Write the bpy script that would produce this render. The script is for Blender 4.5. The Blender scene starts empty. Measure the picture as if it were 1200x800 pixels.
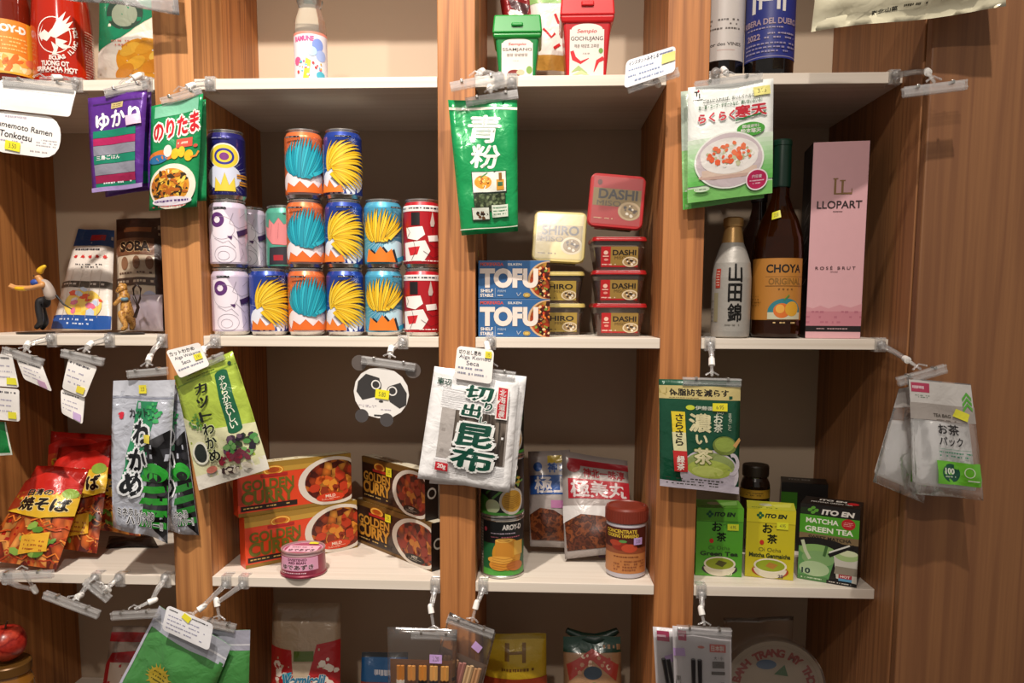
import bpy, math, random
from mathutils import Vector, Matrix, noise
from mathutils.geometry import tessellate_polygon
R = math.radians
random.seed(7)
SC = bpy.context.scene
COL = SC.collection

# ------------------------------------------------------------------ camera, world, lights, exposure
Z0 = 1.45                      # camera height above the floor
CD = 1.37                      # camera distance in front of the shelf fronts (plane y = 0)
FPX, CX, CY = 916.6, 588.0, 456.7
YAW, PITCH, ROLL = .0455, .1049, -.0033
cam = bpy.data.cameras.new('camera'); camo = bpy.data.objects.new('camera', cam); COL.objects.link(camo)
camo.location = (0, -CD, Z0)
CM = Matrix.Rotation(YAW, 3, 'Z') @ Matrix.Rotation(math.pi/2 - PITCH, 3, 'X') @ Matrix.Rotation(-ROLL, 3, 'Z')
camo.rotation_euler = CM.to_euler()
cam.lens = FPX*36/1200; cam.sensor_width = 36
cam.shift_x = (600-CX)/1200; cam.shift_y = (CY-400)/1200
cam.clip_start = .02
SC.camera = camo

world = bpy.data.worlds.new('room_light'); SC.world = world; world.use_nodes = True
world.node_tree.nodes['Background'].inputs[0].default_value = (1, .90, .80, 1)
world.node_tree.nodes['Background'].inputs[1].default_value = .27

def spot(name, loc, target, power, color, size=R(80), blend=.6, radius=.03):
    l = bpy.data.lights.new(name, 'SPOT'); l.energy = power; l.color = color
    l.spot_size = size; l.spot_blend = blend; l.shadow_soft_size = radius
    o = bpy.data.objects.new(name, l); COL.objects.link(o)
    o.location = loc
    o.rotation_euler = (Vector(target)-Vector(loc)).to_track_quat('-Z', 'Y').to_euler()
    return o
spot('ceiling_spotlight', (-.42, -1.12, Z0+1.70), (-.66, 0, Z0+.26), 215, (1, .90, .80), R(70), .9, .022)
spot('ceiling_spotlight', (.34, -1.15, Z0+1.70), (.40, 0, Z0+.15), 88, (1, .90, .80), R(78), .9, .022)
spot('ceiling_spotlight', (-.25, -2.3, Z0+1.55), (-.1, 0, Z0-.1), 82, (1, .90, .80), R(60), .9, .035)

SC.view_settings.view_transform = 'Standard'; SC.view_settings.look = 'None'
SC.view_settings.gamma = 1; SC.view_settings.exposure = 0; SC.view_settings.use_curve_mapping = False

# ------------------------------------------------------------------ picture-to-place helpers
def ray(px, py):
    return CM @ Vector(((px-CX)/FPX, -(py-CY)/FPX, -1))
CO = Vector((0, -CD, Z0))
def U(px, py, Y=0.0):          # point of the plane y = Y seen at a pixel
    r = ray(px, py); return CO + r*((Y+CD)/r.y)
def G(px, py, Z):              # point of the level z = Z seen at a pixel
    r = ray(px, py); return CO + r*((Z-Z0)/r.z)
ZT, ZM, ZB = Z0+.3896, Z0-.0521, Z0-.4941      # tops of the three shelves in view
ZL, ZU = Z0-.86, Z0+.83                        # shelf below and shelf above the frame
DEP = .3289

# ------------------------------------------------------------------ materials
MATS = {}
def lin(h):
    if isinstance(h, str):
        h = h.lstrip('#'); h = [int(h[i:i+2], 16)/255 for i in (0, 2, 4)]
    return [(c/12.92 if c <= .04045 else ((c+.055)/1.055)**2.4) for c in h] + [1]
def newmat(key):
    m = bpy.data.materials.new(key); m.use_nodes = True
    nt = m.node_tree; b = nt.nodes['Principled BSDF']
    return m, nt, b
def mat(col, rough=.45, metal=0.0, coat=0.0, bump=0.0, bscale=300, var=.04):
    """plain coloured material with a slight procedural unevenness"""
    key = ('p', str(col), rough, metal, coat, bump, bscale)
    if key in MATS: return MATS[key]
    m, nt, b = newmat('colour_'+str(col).lstrip('#'))
    c = lin(col); N = nt.nodes; L = nt.links
    tc = N.new('ShaderNodeTexCoord'); no = N.new('ShaderNodeTexNoise')
    no.inputs['Scale'].default_value = 60; no.inputs['Detail'].default_value = 3
    L.new(tc.outputs['Object'], no.inputs['Vector'])
    mx = N.new('ShaderNodeMix'); mx.data_type = 'RGBA'
    L.new(no.outputs[0], mx.inputs['Factor'])
    mx.inputs[6].default_value = [min(1, x*(1-var)) for x in c[:3]]+[1]
    mx.inputs[7].default_value = [min(1, x*(1+var)) for x in c[:3]]+[1]
    L.new(mx.outputs[2], b.inputs['Base Color'])
    b.inputs['Roughness'].default_value = rough; b.inputs['Metallic'].default_value = metal
    b.inputs['Coat Weight'].default_value = coat
    if bump:
        n2 = N.new('ShaderNodeTexNoise'); n2.inputs['Scale'].default_value = bscale
        L.new(tc.outputs['Object'], n2.inputs['Vector'])
        bp = N.new('ShaderNodeBump'); bp.inputs['Strength'].default_value = bump; bp.inputs['Distance'].default_value = .002
        L.new(n2.outputs[0], bp.inputs['Height']); L.new(bp.outputs[0], b.inputs['Normal'])
    MATS[key] = m; return m
def film(tint='#ffffff', alpha=.25, rough=.12, bump=.5, bscale=45, gloss=.9):
    """clear or milky plastic film: mostly see-through with a glossy crumpled surface"""
    key = ('f', tint, alpha, rough, bump, bscale, gloss)
    if key in MATS: return MATS[key]
    m, nt, b = newmat('film_'+tint.lstrip('#')); N = nt.nodes; L = nt.links
    b.inputs['Base Color'].default_value = lin(tint); b.inputs['Roughness'].default_value = .5
    gl = N.new('ShaderNodeBsdfGlossy'); gl.inputs['Roughness'].default_value = rough; gl.inputs['Color'].default_value = (1, 1, 1, 1)
    tr = N.new('ShaderNodeBsdfTransparent'); mx = N.new('ShaderNodeMixShader'); m2 = N.new('ShaderNodeMixShader')
    fr = N.new('ShaderNodeFresnel'); fr.inputs[0].default_value = 1.5
    mx.inputs[0].default_value = alpha
    L.new(tr.outputs[0], mx.inputs[1]); L.new(b.outputs[0], mx.inputs[2])
    ad = N.new('ShaderNodeMath'); ad.operation = 'MULTIPLY_ADD'; ad.use_clamp = True; ad.inputs[1].default_value = gloss; ad.inputs[2].default_value = .02
    L.new(fr.outputs[0], ad.inputs[0]); L.new(ad.outputs[0], m2.inputs[0]); L.new(mx.outputs[0], m2.inputs[1]); L.new(gl.outputs[0], m2.inputs[2])
    tc = N.new('ShaderNodeTexCoord'); no = N.new('ShaderNodeTexNoise'); no.inputs['Scale'].default_value = bscale; no.inputs['Detail'].default_value = 4
    L.new(tc.outputs['Object'], no.inputs['Vector'])
    bp = N.new('ShaderNodeBump'); bp.inputs['Strength'].default_value = bump; bp.inputs['Distance'].default_value = .004
    L.new(no.outputs[0], bp.inputs['Height']); L.new(bp.outputs[0], gl.inputs['Normal']); L.new(bp.outputs[0], fr.inputs['Normal'])
    L.new(m2.outputs[0], N['Material Output'].inputs['Surface'])
    MATS[key] = m; return m
def foil(col, rough=.3, metal=.3, bump=.35, bscale=40):
    """printed packet film: crinkled and glossy"""
    key = ('foil', col, rough, metal, bump, bscale)
    if key in MATS: return MATS[key]
    m, nt, b = newmat('foil_'+col.lstrip('#')); N = nt.nodes; L = nt.links
    b.inputs['Base Color'].default_value = lin(col); b.inputs['Roughness'].default_value = rough; b.inputs['Metallic'].default_value = metal
    b.inputs['Coat Weight'].default_value = .5; b.inputs['Coat Roughness'].default_value = .15
    tc = N.new('ShaderNodeTexCoord'); no = N.new('ShaderNodeTexNoise'); no.inputs['Scale'].default_value = bscale; no.inputs['Detail'].default_value = 3; no.inputs['Distortion'].default_value = .6
    L.new(tc.outputs['Object'], no.inputs['Vector'])
    bp = N.new('ShaderNodeBump'); bp.inputs['Strength'].default_value = bump; bp.inputs['Distance'].default_value = .006
    L.new(no.outputs[0], bp.inputs['Height']); L.new(bp.outputs[0], b.inputs['Normal']); L.new(bp.outputs[0], b.inputs['Coat Normal'])
    MATS[key] = m; return m
def food(name, cols, scale=90, rough=.4, stretch=(1, 1, 1), dist=.0, kind='cells'):
    """mottled food colours: cells or strands of several colours"""
    key = ('food', name)
    if key in MATS: return MATS[key]
    m, nt, b = newmat('food_'+name); N = nt.nodes; L = nt.links
    tc = N.new('ShaderNodeTexCoord'); mp = N.new('ShaderNodeMapping'); mp.inputs['Scale'].default_value = stretch
    L.new(tc.outputs['Object'], mp.inputs[0])
    src = mp.outputs[0]
    if dist:
        nd = N.new('ShaderNodeTexNoise'); nd.inputs['Scale'].default_value = scale*.35
        L.new(src, nd.inputs['Vector'])
        vm = N.new('ShaderNodeVectorMath'); vm.operation = 'MULTIPLY_ADD'
        L.new(nd.outputs[1], vm.inputs[0]); vm.inputs[1].default_value = (dist,)*3; L.new(src, vm.inputs[2]); src = vm.outputs[0]
    vo = N.new('ShaderNodeTexVoronoi'); vo.inputs['Scale'].default_value = scale; L.new(src, vo.inputs['Vector'])
    if kind == 'noise':
        no = N.new('ShaderNodeTexNoise'); no.inputs['Scale'].default_value = scale; no.inputs['Detail'].default_value = 4; L.new(src, no.inputs['Vector'])
        st = N.new('ShaderNodeMapRange'); st.inputs[1].default_value = .3; st.inputs[2].default_value = .7; L.new(no.outputs[0], st.inputs[0]); f = st.outputs[0]
    else:
        sx = N.new('ShaderNodeSeparateColor'); L.new(vo.outputs['Color'], sx.inputs[0]); f = sx.outputs[0]
    cr = N.new('ShaderNodeValToRGB'); cr.color_ramp.interpolation = 'CONSTANT' if kind == 'cells' else 'LINEAR'
    while len(cr.color_ramp.elements) < len(cols): cr.color_ramp.elements.new(.5)
    for i, c in enumerate(cols):
        e = cr.color_ramp.elements[i]; e.position = i/len(cols); e.color = lin(c)
    L.new(f, cr.inputs[0])
    if kind == 'cells':
        ds = N.new('ShaderNodeMapRange'); ds.inputs[1].default_value = .1; ds.inputs[2].default_value = .75; ds.inputs[3].default_value = 1; ds.inputs[4].default_value = .35
        L.new(vo.outputs['Distance'], ds.inputs[0])
        mu = N.new('ShaderNodeVectorMath'); mu.operation = 'SCALE'; L.new(cr.outputs[0], mu.inputs[0]); L.new(ds.outputs[0], mu.inputs['Scale'])
        L.new(mu.outputs[0], b.inputs['Base Color'])
    else: L.new(cr.outputs[0], b.inputs['Base Color'])
    b.inputs['Roughness'].default_value = rough
    MATS[key] = m; return m
def wood(name, light, dark, seed=0, scale=1.0, axis='Z', rough=.55):
    key = ('wood', name)
    if key in MATS: return MATS[key]
    m, nt, b = newmat('wood_'+name); N = nt.nodes; L = nt.links
    tc = N.new('ShaderNodeTexCoord'); mp = N.new('ShaderNodeMapping')
    mp.inputs['Location'].default_value = (seed*1.7, seed*.9, seed*.33)
    mp.inputs['Scale'].default_value = (1, 1, .022) if axis == 'Z' else (.022, 1, 1)
    L.new(tc.outputs['Object'], mp.inputs[0])
    def nz(sc, det, dis=0):
        n = N.new('ShaderNodeTexNoise'); n.inputs['Scale'].default_value = sc*scale; n.inputs['Detail'].default_value = det; n.inputs['Distortion'].default_value = dis
        L.new(mp.outputs[0], n.inputs['Vector']); return n.outputs[0]
    n1 = nz(9, 3, .3); n2 = nz(330, 3); n3 = nz(5, 2); n4 = nz(90, 2)
    def mth(op, a, bb, c=None):
        k = N.new('ShaderNodeMath'); k.operation = op
        for i, x in enumerate((a, bb, c)):
            if x is None: continue
            if isinstance(x, (int, float)): k.inputs[i].default_value = x
            else: L.new(x, k.inputs[i])
        return k.outputs[0]
    rings = mth('SINE', mth('MULTIPLY_ADD', n1, 95, 0), 0)
    rings = mth('POWER', mth('MULTIPLY_ADD', rings, .5, .5), 2)
    f = mth('ADD', mth('MULTIPLY', rings, .20), mth('ADD', mth('MULTIPLY', n2, .35), mth('MULTIPLY_ADD', n3, .40, mth('MULTIPLY', n4, .22))))
    cr = N.new('ShaderNodeValToRGB'); e = cr.color_ramp.elements
    e[0].position = .38; e[0].color = lin(light); e[1].position = .76; e[1].color = lin(dark)
    L.new(f, cr.inputs[0]); L.new(cr.outputs[0], b.inputs['Base Color'])
    b.inputs['Roughness'].default_value = rough
    bp = N.new('ShaderNodeBump'); bp.inputs['Strength'].default_value = .25; bp.inputs['Distance'].default_value = .001
    L.new(f, bp.inputs['Height']); L.new(bp.outputs[0], b.inputs['Normal'])
    MATS[key] = m; return m
def glass(col, name, trans=1.0, rough=.03, ior=1.45):
    key = ('glass', name)
    if key in MATS: return MATS[key]
    m, nt, b = newmat('glass_'+name)
    b.inputs['Base Color'].default_value = lin(col); b.inputs['Transmission Weight'].default_value = trans
    b.inputs['Roughness'].default_value = rough; b.inputs['IOR'].default_value = ior
    MATS[key] = m; return m
STEEL = mat('#c8c6c2', .25, .9)
CLEAR = film('#ffffff', .13, .16, .10, 160, .75)
CLEARW = film('#f6f4f4', .42, .15, .3, 60)
WHITE = mat('#f4f2ee', .4)

# ------------------------------------------------------------------ objects
def empty(name, loc, label=None, cat=None, group=None, rot=(0, 0, 0)):
    o = bpy.data.objects.new(name, None); COL.objects.link(o); o.empty_display_size = .02
    o.location = loc; o.rotation_euler = rot
    tag(o, label, cat, group); return o
def tag(o, label=None, cat=None, group=None, kind=None):
    if label: o['label'] = label
    if cat: o['category'] = cat
    if group: o['group'] = group
    if kind: o['kind'] = kind
    return o
class MB:
    def __init__(s): s.v = []; s.f = []; s.m = []; s.mats = []; s.sm = []; s.n = []
    def mi(s, m):
        if m not in s.mats: s.mats.append(m)
        return s.mats.index(m)
    def add(s, vs, fs, m, smooth=False):
        o = len(s.v); s.v += [tuple(v) for v in vs]; k = s.mi(m)
        for f in fs: s.f.append([o+i for i in f]); s.m.append(k); s.sm.append(smooth)
    def box(s, a, b, m, M=None):
        x0, y0, z0 = a; x1, y1, z1 = b
        vs = [Vector(p) for p in ((x0,y0,z0),(x1,y0,z0),(x1,y1,z0),(x0,y1,z0),(x0,y0,z1),(x1,y0,z1),(x1,y1,z1),(x0,y1,z1))]
        if M: vs = [M @ v for v in vs]
        s.add(vs, [(0,3,2,1),(4,5,6,7),(0,1,5,4),(1,2,6,5),(2,3,7,6),(3,0,4,7)], m)
    def tube(s, pts, r, m, n=8, caps=True, smooth=True):
        pts = [Vector(p) for p in pts]; rs = r if isinstance(r, (list, tuple)) else [r]*len(pts)
        o = []; up = Vector((0, 0, 1))
        for i, p in enumerate(pts):
            d = (pts[min(i+1, len(pts)-1)]-pts[max(i-1, 0)]).normalized()
            a = d.cross(up)
            if a.length < .05: a = d.cross(Vector((0, 1, 0)))
            a.normalize(); b = d.cross(a).normalized()
            for k in range(n):
                t = 2*math.pi*k/n; o.append(p+(a*math.cos(t)+b*math.sin(t))*rs[i])
        fs = []
        for i in range(len(pts)-1):
            for k in range(n):
                fs.append((i*n+k, i*n+(k+1) % n, (i+1)*n+(k+1) % n, (i+1)*n+k))
        s.add(o, fs, m, smooth)
        if caps:
            s.add(o[:n], [tuple(range(n))[::-1]], m); s.add(o[-n:], [tuple(range(n))], m)
    def lathe(s, prof, m, n=32, c=(0, 0), smooth=True, caps=True):
        """m: one material or one per profile segment"""
        ms = m if isinstance(m, list) else [m]*(len(prof)-1)
        ring = lambda r, z: [(c[0]+r*math.sin(2*math.pi*k/n), c[1]-r*math.cos(2*math.pi*k/n), z) for k in range(n)]
        for i in range(len(prof)-1):
            (r0, z0), (r1, z1) = prof[i], prof[i+1]
            a = ring(r0, z0); b = ring(r1, z1)
            s.add(a+b, [(k, (k+1) % n, n+(k+1) % n, n+k) for k in range(n)], ms[i], smooth)
        if caps:
            if prof[0][0] > 1e-5: s.add(ring(*prof[0]), [tuple(range(n))[::-1]], ms[0])
            if prof[-1][0] > 1e-5: s.add(ring(*prof[-1]), [tuple(range(n))], ms[-1])
    def ball(s, c, r, m, nu=14, nv=10, sc=(1, 1, 1)):
        c = Vector(c); vs = []; fs = []
        for j in range(nv+1):
            ph = math.pi*j/nv
            for i in range(nu):
                th = 2*math.pi*i/nu
                vs.append(c+Vector((r*sc[0]*math.sin(ph)*math.cos(th), r*sc[1]*math.sin(ph)*math.sin(th), r*sc[2]*math.cos(ph))))
        for j in range(nv):
            for i in range(nu):
                fs.append((j*nu+i, (j+1)*nu+i, (j+1)*nu+(i+1) % nu, j*nu+(i+1) % nu))
        s.add(vs, fs, m, True)
    def build(s, name, parent=None, bevel=0, merge=False, seg=2):
        me = bpy.data.meshes.new(name)
        me.from_pydata(s.v, [], s.f)
        for m in s.mats: me.materials.append(m)
        me.polygons.foreach_set('material_index', s.m); me.polygons.foreach_set('use_smooth', s.sm)
        if merge:
            import bmesh
            bm = bmesh.new(); bm.from_mesh(me); bmesh.ops.remove_doubles(bm, verts=bm.verts, dist=1e-6); bm.to_mesh(me); bm.free()
        me.update()
        o = bpy.data.objects.new(name, me); COL.objects.link(o)
        if parent: o.parent = parent
        if bevel:
            md = o.modifiers.new('bevel', 'BEVEL'); md.width = bevel; md.segments = seg; md.limit_method = 'ANGLE'; md.angle_limit = R(40)
        return o

# ------------------------------------------------------------------ printed surfaces
class Surf:
    """a grid surface; print laid on it follows the same facets"""
    def __init__(s, us, vs, F, hb=.00012, hs=.00006):
        s.us, s.vs = us, vs; s.W = us[-1]; s.H = vs[-1]
        s.P = [[Vector(F(u, v)) for u in us] for v in vs]
        nu, nv = len(us), len(vs); s.N = []
        for j in range(nv):
            row = []
            for i in range(nu):
                du = s.P[j][min(i+1, nu-1)]-s.P[j][max(i-1, 0)]; dv = s.P[min(j+1, nv-1)][i]-s.P[max(j-1, 0)][i]
                row.append(du.cross(dv).normalized())
            s.N.append(row)
        s.flat = nu == 2 and nv == 2
        s.hb, s.hs = hb, hs
    def loc(s, a, x):
        import bisect
        i = min(max(bisect.bisect_right(a, x)-1, 0), len(a)-2); return i, (x-a[i])/(a[i+1]-a[i])
    def at(s, u, v, h, cell=None):
        if cell: i, j = cell; tu = (u-s.us[i])/(s.us[i+1]-s.us[i]); tv = (v-s.vs[j])/(s.vs[j+1]-s.vs[j])
        else: i, tu = s.loc(s.us, u); j, tv = s.loc(s.vs, v)
        def bl(A): return (A[j][i]*(1-tu)+A[j][i+1]*tu)*(1-tv)+(A[j+1][i]*(1-tu)+A[j+1][i+1]*tu)*tv
        n = bl(s.N).normalized(); return bl(s.P)+n*h, n
    def mesh(s, mb, m, smooth=True, flip=False):
        nu = len(s.us); vs = [p for r in s.P for p in r]; fs = []
        for j in range(len(s.vs)-1):
            for i in range(nu-1):
                q = (j*nu+i, j*nu+i+1, (j+1)*nu+i+1, (j+1)*nu+i); fs.append(q[::-1] if flip else q)
        mb.add(vs, fs, m, smooth)
def clip_axis(poly, ax, a, sign):
    out = []; n = len(poly)
    for i in range(n):
        p, q = poly[i], poly[(i+1) % n]; dp = (p[ax]-a)*sign; dq = (q[ax]-a)*sign
        if dp >= 0: out.append(p)
        if (dp > 0 > dq) or (dp < 0 < dq):
            t = dp/(dp-dq); out.append((p[0]+(q[0]-p[0])*t, p[1]+(q[1]-p[1])*t))
    return out
TXT = {}
def text_geo(s, off):
    k = (s, off)
    if k not in TXT:
        c = bpy.data.curves.new('t', 'FONT'); c.body = s; c.resolution_u = 4 if all(ord(ch) < 256 for ch in s) else 2; c.offset = off; c.fill_mode = 'FRONT'
        o = bpy.data.objects.new('t', c); me = o.to_mesh()
        vs = [(v.co.x, v.co.y) for v in me.vertices]; fs = [tuple(p.vertices) for p in me.polygons]
        o.to_mesh_clear(); bpy.data.objects.remove(o); bpy.data.curves.remove(c)
        TXT[k] = (vs, fs)
    return TXT[k]
class Print:
    """flat print given in fractions of a face, x from the left, y from the top"""
    def __init__(s, W, H): s.W, s.H, s.L, s.k = W, H, [], 0
    def _add(s, vs, fs, m, same=False):
        if not same: s.k += 1
        s.L.append((vs, fs, m, s.k))
    def pt(s, x, y): return (x*s.W, (1-y)*s.H)
    def rect(s, x0, y0, x1, y1, c, same=False): s.poly([(x0,y0),(x1,y0),(x1,y1),(x0,y1)], c, same)
    def poly(s, pts, c, same=False):
        v = [s.pt(*p) for p in pts]
        t = tessellate_polygon([[Vector((a, b, 0)) for a, b in v]])
        fs = []
        for f in t:
            a, b, d = (v[i] for i in f)
            ar = (b[0]-a[0])*(d[1]-a[1])-(b[1]-a[1])*(d[0]-a[0])
            fs.append(tuple(f) if ar > 0 else tuple(f)[::-1])
        s._add(v, fs, c, same)
    def ell(s, cx, cy, rx, ry, c, n=28, rot=0, same=False, a0=0, a1=360):
        """rx is a fraction of the width; ry a fraction of the height"""
        X, Y = s.pt(cx, cy); pts = []; full = a1-a0 >= 360
        for i in range(n+(0 if full else 1)):
            t = R(a0+(a1-a0)*i/n); x = rx*s.W*math.cos(t); y = ry*s.H*math.sin(t)
            pts.append((X+x*math.cos(rot)-y*math.sin(rot), Y+x*math.sin(rot)+y*math.cos(rot)))
        s._add([(X, Y)]+pts, [(0, i+1, (i+1) % len(pts)+1) for i in range(len(pts) if full else len(pts)-1)], c, same)
    def ring(s, cx, cy, rx, ry, w, c, n=32, a0=0, a1=360):
        X, Y = s.pt(cx, cy); v = []; 
        for i in range(n+1):
            t = R(a0+(a1-a0)*i/n)
            for q in (0, 1): v.append((X+(rx*s.W-q*w)*math.cos(t), Y+(ry*s.H-q*w)*math.sin(t)))
        s._add(v, [(2*i+1, 2*i, 2*i+2, 2*i+3) for i in range(n)], c)
    def text(s, t, x, y, h, c, w=None, bold=.02, rot=0, vert=False, out=None, ow=.06, align='c', shear=0, step=1.08):
        if vert:
            n = len(t)
            for i, ch in enumerate(t):
                a = R(rot); yy = (i-(n-1)/2)*h*step
                dx, dy = -math.sin(-a)*yy*s.H, math.cos(a)*yy*s.H
                s.text(ch, x+dx/s.W, y+dy/s.H, h, c, w=(w if w else None), bold=bold, rot=rot, out=out, ow=ow, shear=shear)
            return
        cjk = any(ord(ch) > 0x2e00 for ch in t)
        for col, off in ([(out, bold+ow)] if out else [])+[(c, bold)]:
            vs, fs = text_geo(t, 0 if cjk else off)
            if not vs: return
            b0, _ = text_geo(t, 0)
            x0 = min(v[0] for v in b0); x1 = max(v[0] for v in b0); y0 = min(v[1] for v in b0); y1 = max(v[1] for v in b0)
            lines = t.count('\n')+1
            k = h*s.H/max(y1-y0, .5 if lines == 1 else 1e-6); kx = k if w is None else w*s.W/max(x1-x0, 1e-6)
            if w is None and (x1-x0)*k > s.W: kx = s.W/(x1-x0)
            ax = {'c': (x0+x1)/2, 'l': x0, 'r': x1}[align]; X, Y = s.pt(x, y); ca, sa = math.cos(R(rot)), math.sin(R(rot)); o = []; ff = []
            if not cjk or off <= 0: sh = [(0, 0)]
            elif col is c: d = off*.8; sh = [(0, 0), (d, 0), (-d, 0), (0, d), (0, -d)]
            else: sh = [(off*math.cos(R(45*q)), off*math.sin(R(45*q))) for q in range(8)]
            for sx, sy in sh:
                n0 = len(o); ff += [tuple(n0+i for i in f) for f in fs]
                for a, b in vs:
                    p = (a+sx-ax)*kx; q = (b+sy-(y0+y1)/2)*k; p += q*shear
                    o.append((X+p*ca-q*sa, Y+p*sa+q*ca))
            s._add(o, ff, col)
    def scrib(s, x0, y0, x1, y1, n, c, dens=.8, seed=1, slant=0):
        """lines of writing too small to read, as short strokes"""
        rn = random.Random(seed); v = []; f = []; lh = (y1-y0)/n
        for i in range(n):
            x = x0; yy = y0+lh*(i+.5)
            xe = x1-(x1-x0)*(rn.random()*.25 if i == n-1 else 0)
            while x < xe:
                wd = (x1-x0)*(.02+rn.random()*.05)
                if rn.random() < dens:
                    a = s.pt(x, yy-lh*.22+slant*(x-x0)); b = s.pt(min(x+wd, xe), yy+lh*(.12+rn.random()*.1)+slant*(x-x0))
                    o = len(v); v += [(a[0], b[1]), (b[0], b[1]), (b[0], a[1]), (a[0], a[1])]; f.append((o, o+1, o+2, o+3))
                x += wd*1.35
        s._add(v, f, c)
    def bits(s, cx, cy, rx, ry, n, cols, size, seed=1, el=1.0):
        """small irregular pieces scattered in an ellipse"""
        rn = random.Random(seed)
        for q, c in enumerate(cols):
            v = []; f = []
            for i in range(max(1, n//len(cols))):
                t = rn.random()*6.283; rr = math.sqrt(rn.random())
                X, Y = s.pt(cx+rx*rr*math.cos(t), cy+ry*rr*math.sin(t)); o = len(v); z = size*s.W*(.6+rn.random()*.8); ro = rn.random()*3.14
                m = 6
                for k in range(m):
                    a = 6.283*k/m; r = z*(.8+rn.random()*.3); px, py = r*math.cos(a)*el, r*math.sin(a)
                    v.append((X+px*math.cos(ro)-py*math.sin(ro), Y+px*math.sin(ro)+py*math.cos(ro)))
                f.append(tuple(range(o, o+m)))
            s._add(v, f, c)
    def burst(s, cx, cy, r0, r1, n, c, seed=1, wob=.3, wd=.5):
        rn = random.Random(seed); X, Y = s.pt(cx, cy); v = []; f = []
        for i in range(n):
            t = 6.283*(i+rn.random()*.5)/n; a = 3.14/n*wd; q = r1*s.W*(1-wob*rn.random()); o = len(v)
            v += [(X+r0*s.W*math.cos(t-a), Y+r0*s.W*math.sin(t-a)), (X+r0*s.W*math.cos(t+a), Y+r0*s.W*math.sin(t+a)), (X+q*math.cos(t), Y+q*math.sin(t))]
            f.append((o, o+1, o+2))
        s._add(v, f, c)
    def strands(s, roots, n, col, line, seed=1, w=.0045):
        """sweeping tapered strokes, each with a dark edge: roots = list of (x0,y0,x1,y1,x2,y2) guides blended along"""
        rn = random.Random(seed)
        for i in range(n):
            t = i/(n-1)*(len(roots)-1); k = min(int(t), len(roots)-2); f = t-k
            g = [roots[k][q]*(1-f)+roots[k+1][q]*f+(rn.random()-.5)*.03 for q in range(6)]
            pts = []
            for j in range(7):
                u = j/6; pts.append(((1-u)**2*g[0]+2*u*(1-u)*g[2]+u*u*g[4], (1-u)**2*g[1]+2*u*(1-u)*g[3]+u*u*g[5]))
            ws = [w*(1-.1*j)*(1 if j < 5 else (.55 if j == 5 else .02)) for j in range(7)]
            s.line(pts, [q+.0011 for q in ws], line); s.line(pts, ws, col if isinstance(col, str) else col[i % len(col)])
    def line(s, pts, w, c):
        """polyline of width w metres"""
        P = [Vector(s.pt(*p)) for p in pts]; v = []; f = []
        for i, p in enumerate(P):
            d = (P[min(i+1, len(P)-1)]-P[max(i-1, 0)]); d.normalize(); n = Vector((-d.y, d.x))*(w[i] if isinstance(w, (list, tuple)) else w)/2
            v += [tuple(p-n), tuple(p+n)]
        for i in range(len(P)-1): f.append((2*i, 2*i+2, 2*i+3, 2*i+1))
        s._add(v, f, c)
    def lay(s, surf, name='printed_design', parent=None, h0=0.0, xy=(0, 0)):
        mb = MB(); nr = []
        for vs, fs, m, k in s.L:
            if isinstance(m, str): m = foil(m, .3, .08, .3) if getattr(surf, 'foil', False) else mat(m, .42, var=.02)
            h = surf.hb+surf.hs*k+h0; mi = mb.mi(m)
            for f in fs:
                poly = [(min(max(vs[i][0]+xy[0], 0), surf.W), min(max(vs[i][1]+xy[1], 0), surf.H)) for i in f]
                a = sum(poly[i][0]*poly[(i+1) % len(poly)][1]-poly[(i+1) % len(poly)][0]*poly[i][1] for i in range(len(poly)))
                if abs(a) < 1e-12: continue
                if a < 0: poly = poly[::-1]
                if surf.flat: pieces = [(poly, (0, 0))]
                else:
                    i0, _ = surf.loc(surf.us, min(p[0] for p in poly)+1e-9); i1, _ = surf.loc(surf.us, max(p[0] for p in poly)-1e-9)
                    j0, _ = surf.loc(surf.vs, min(p[1] for p in poly)+1e-9); j1, _ = surf.loc(surf.vs, max(p[1] for p in poly)-1e-9)
                    pieces = []
                    for i in range(i0, i1+1):
                        pi = poly
                        if i > i0: pi = clip_axis(pi, 0, surf.us[i], 1)
                        if i < i1 and pi: pi = clip_axis(pi, 0, surf.us[i+1], -1)
                        if len(pi) < 3: continue
                        for j in range(j0, j1+1):
                            pj = pi
                            if j > j0: pj = clip_axis(pj, 1, surf.vs[j], 1)
                            if j < j1 and pj: pj = clip_axis(pj, 1, surf.vs[j+1], -1)
                            if len(pj) >= 3: pieces.append((pj, (i, j)))
                for pp, cell in pieces:
                    o = len(mb.v)
                    for u, v in pp:
                        q, n = surf.at(u, v, h, cell); mb.v.append(tuple(q)); nr.append(n)
                    mb.f.append(list(range(o, len(mb.v)))); mb.m.append(mi); mb.sm.append(not surf.flat)
        o = mb.build(name, parent)
        if not surf.flat and nr and len(o.data.vertices) == len(nr):
            o.data.normals_split_custom_set_from_vertices([tuple(n) for n in nr])
        return o
def lins(n, a): return [a*i/n for i in range(n+1)]

# ---- price sticker: small coloured paper label stuck on an item
def sticker(surf, x, y, w, h, col, parent, text=None, rot=0, name='price_sticker'):
    p = Print(surf.W, surf.H); X, Y = p.pt(x, y); a = R(rot)
    def c(dx, dy): return (X+dx*math.cos(a)-dy*math.sin(a), Y+dx*math.sin(a)+dy*math.cos(a))
    p._add([c(-w/2, -h/2), c(w/2, -h/2), c(w/2, h/2), c(-w/2, h/2)], [(0, 1, 2, 3)], col)
    if text: p.text(text, x, y, h*.5/surf.H, '#4a4636', w=w*.5/surf.W, bold=0, rot=rot)
    o = p.lay(surf, name, parent, h0=.0016 if surf.hs < .0001 else .003)
    return o
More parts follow.
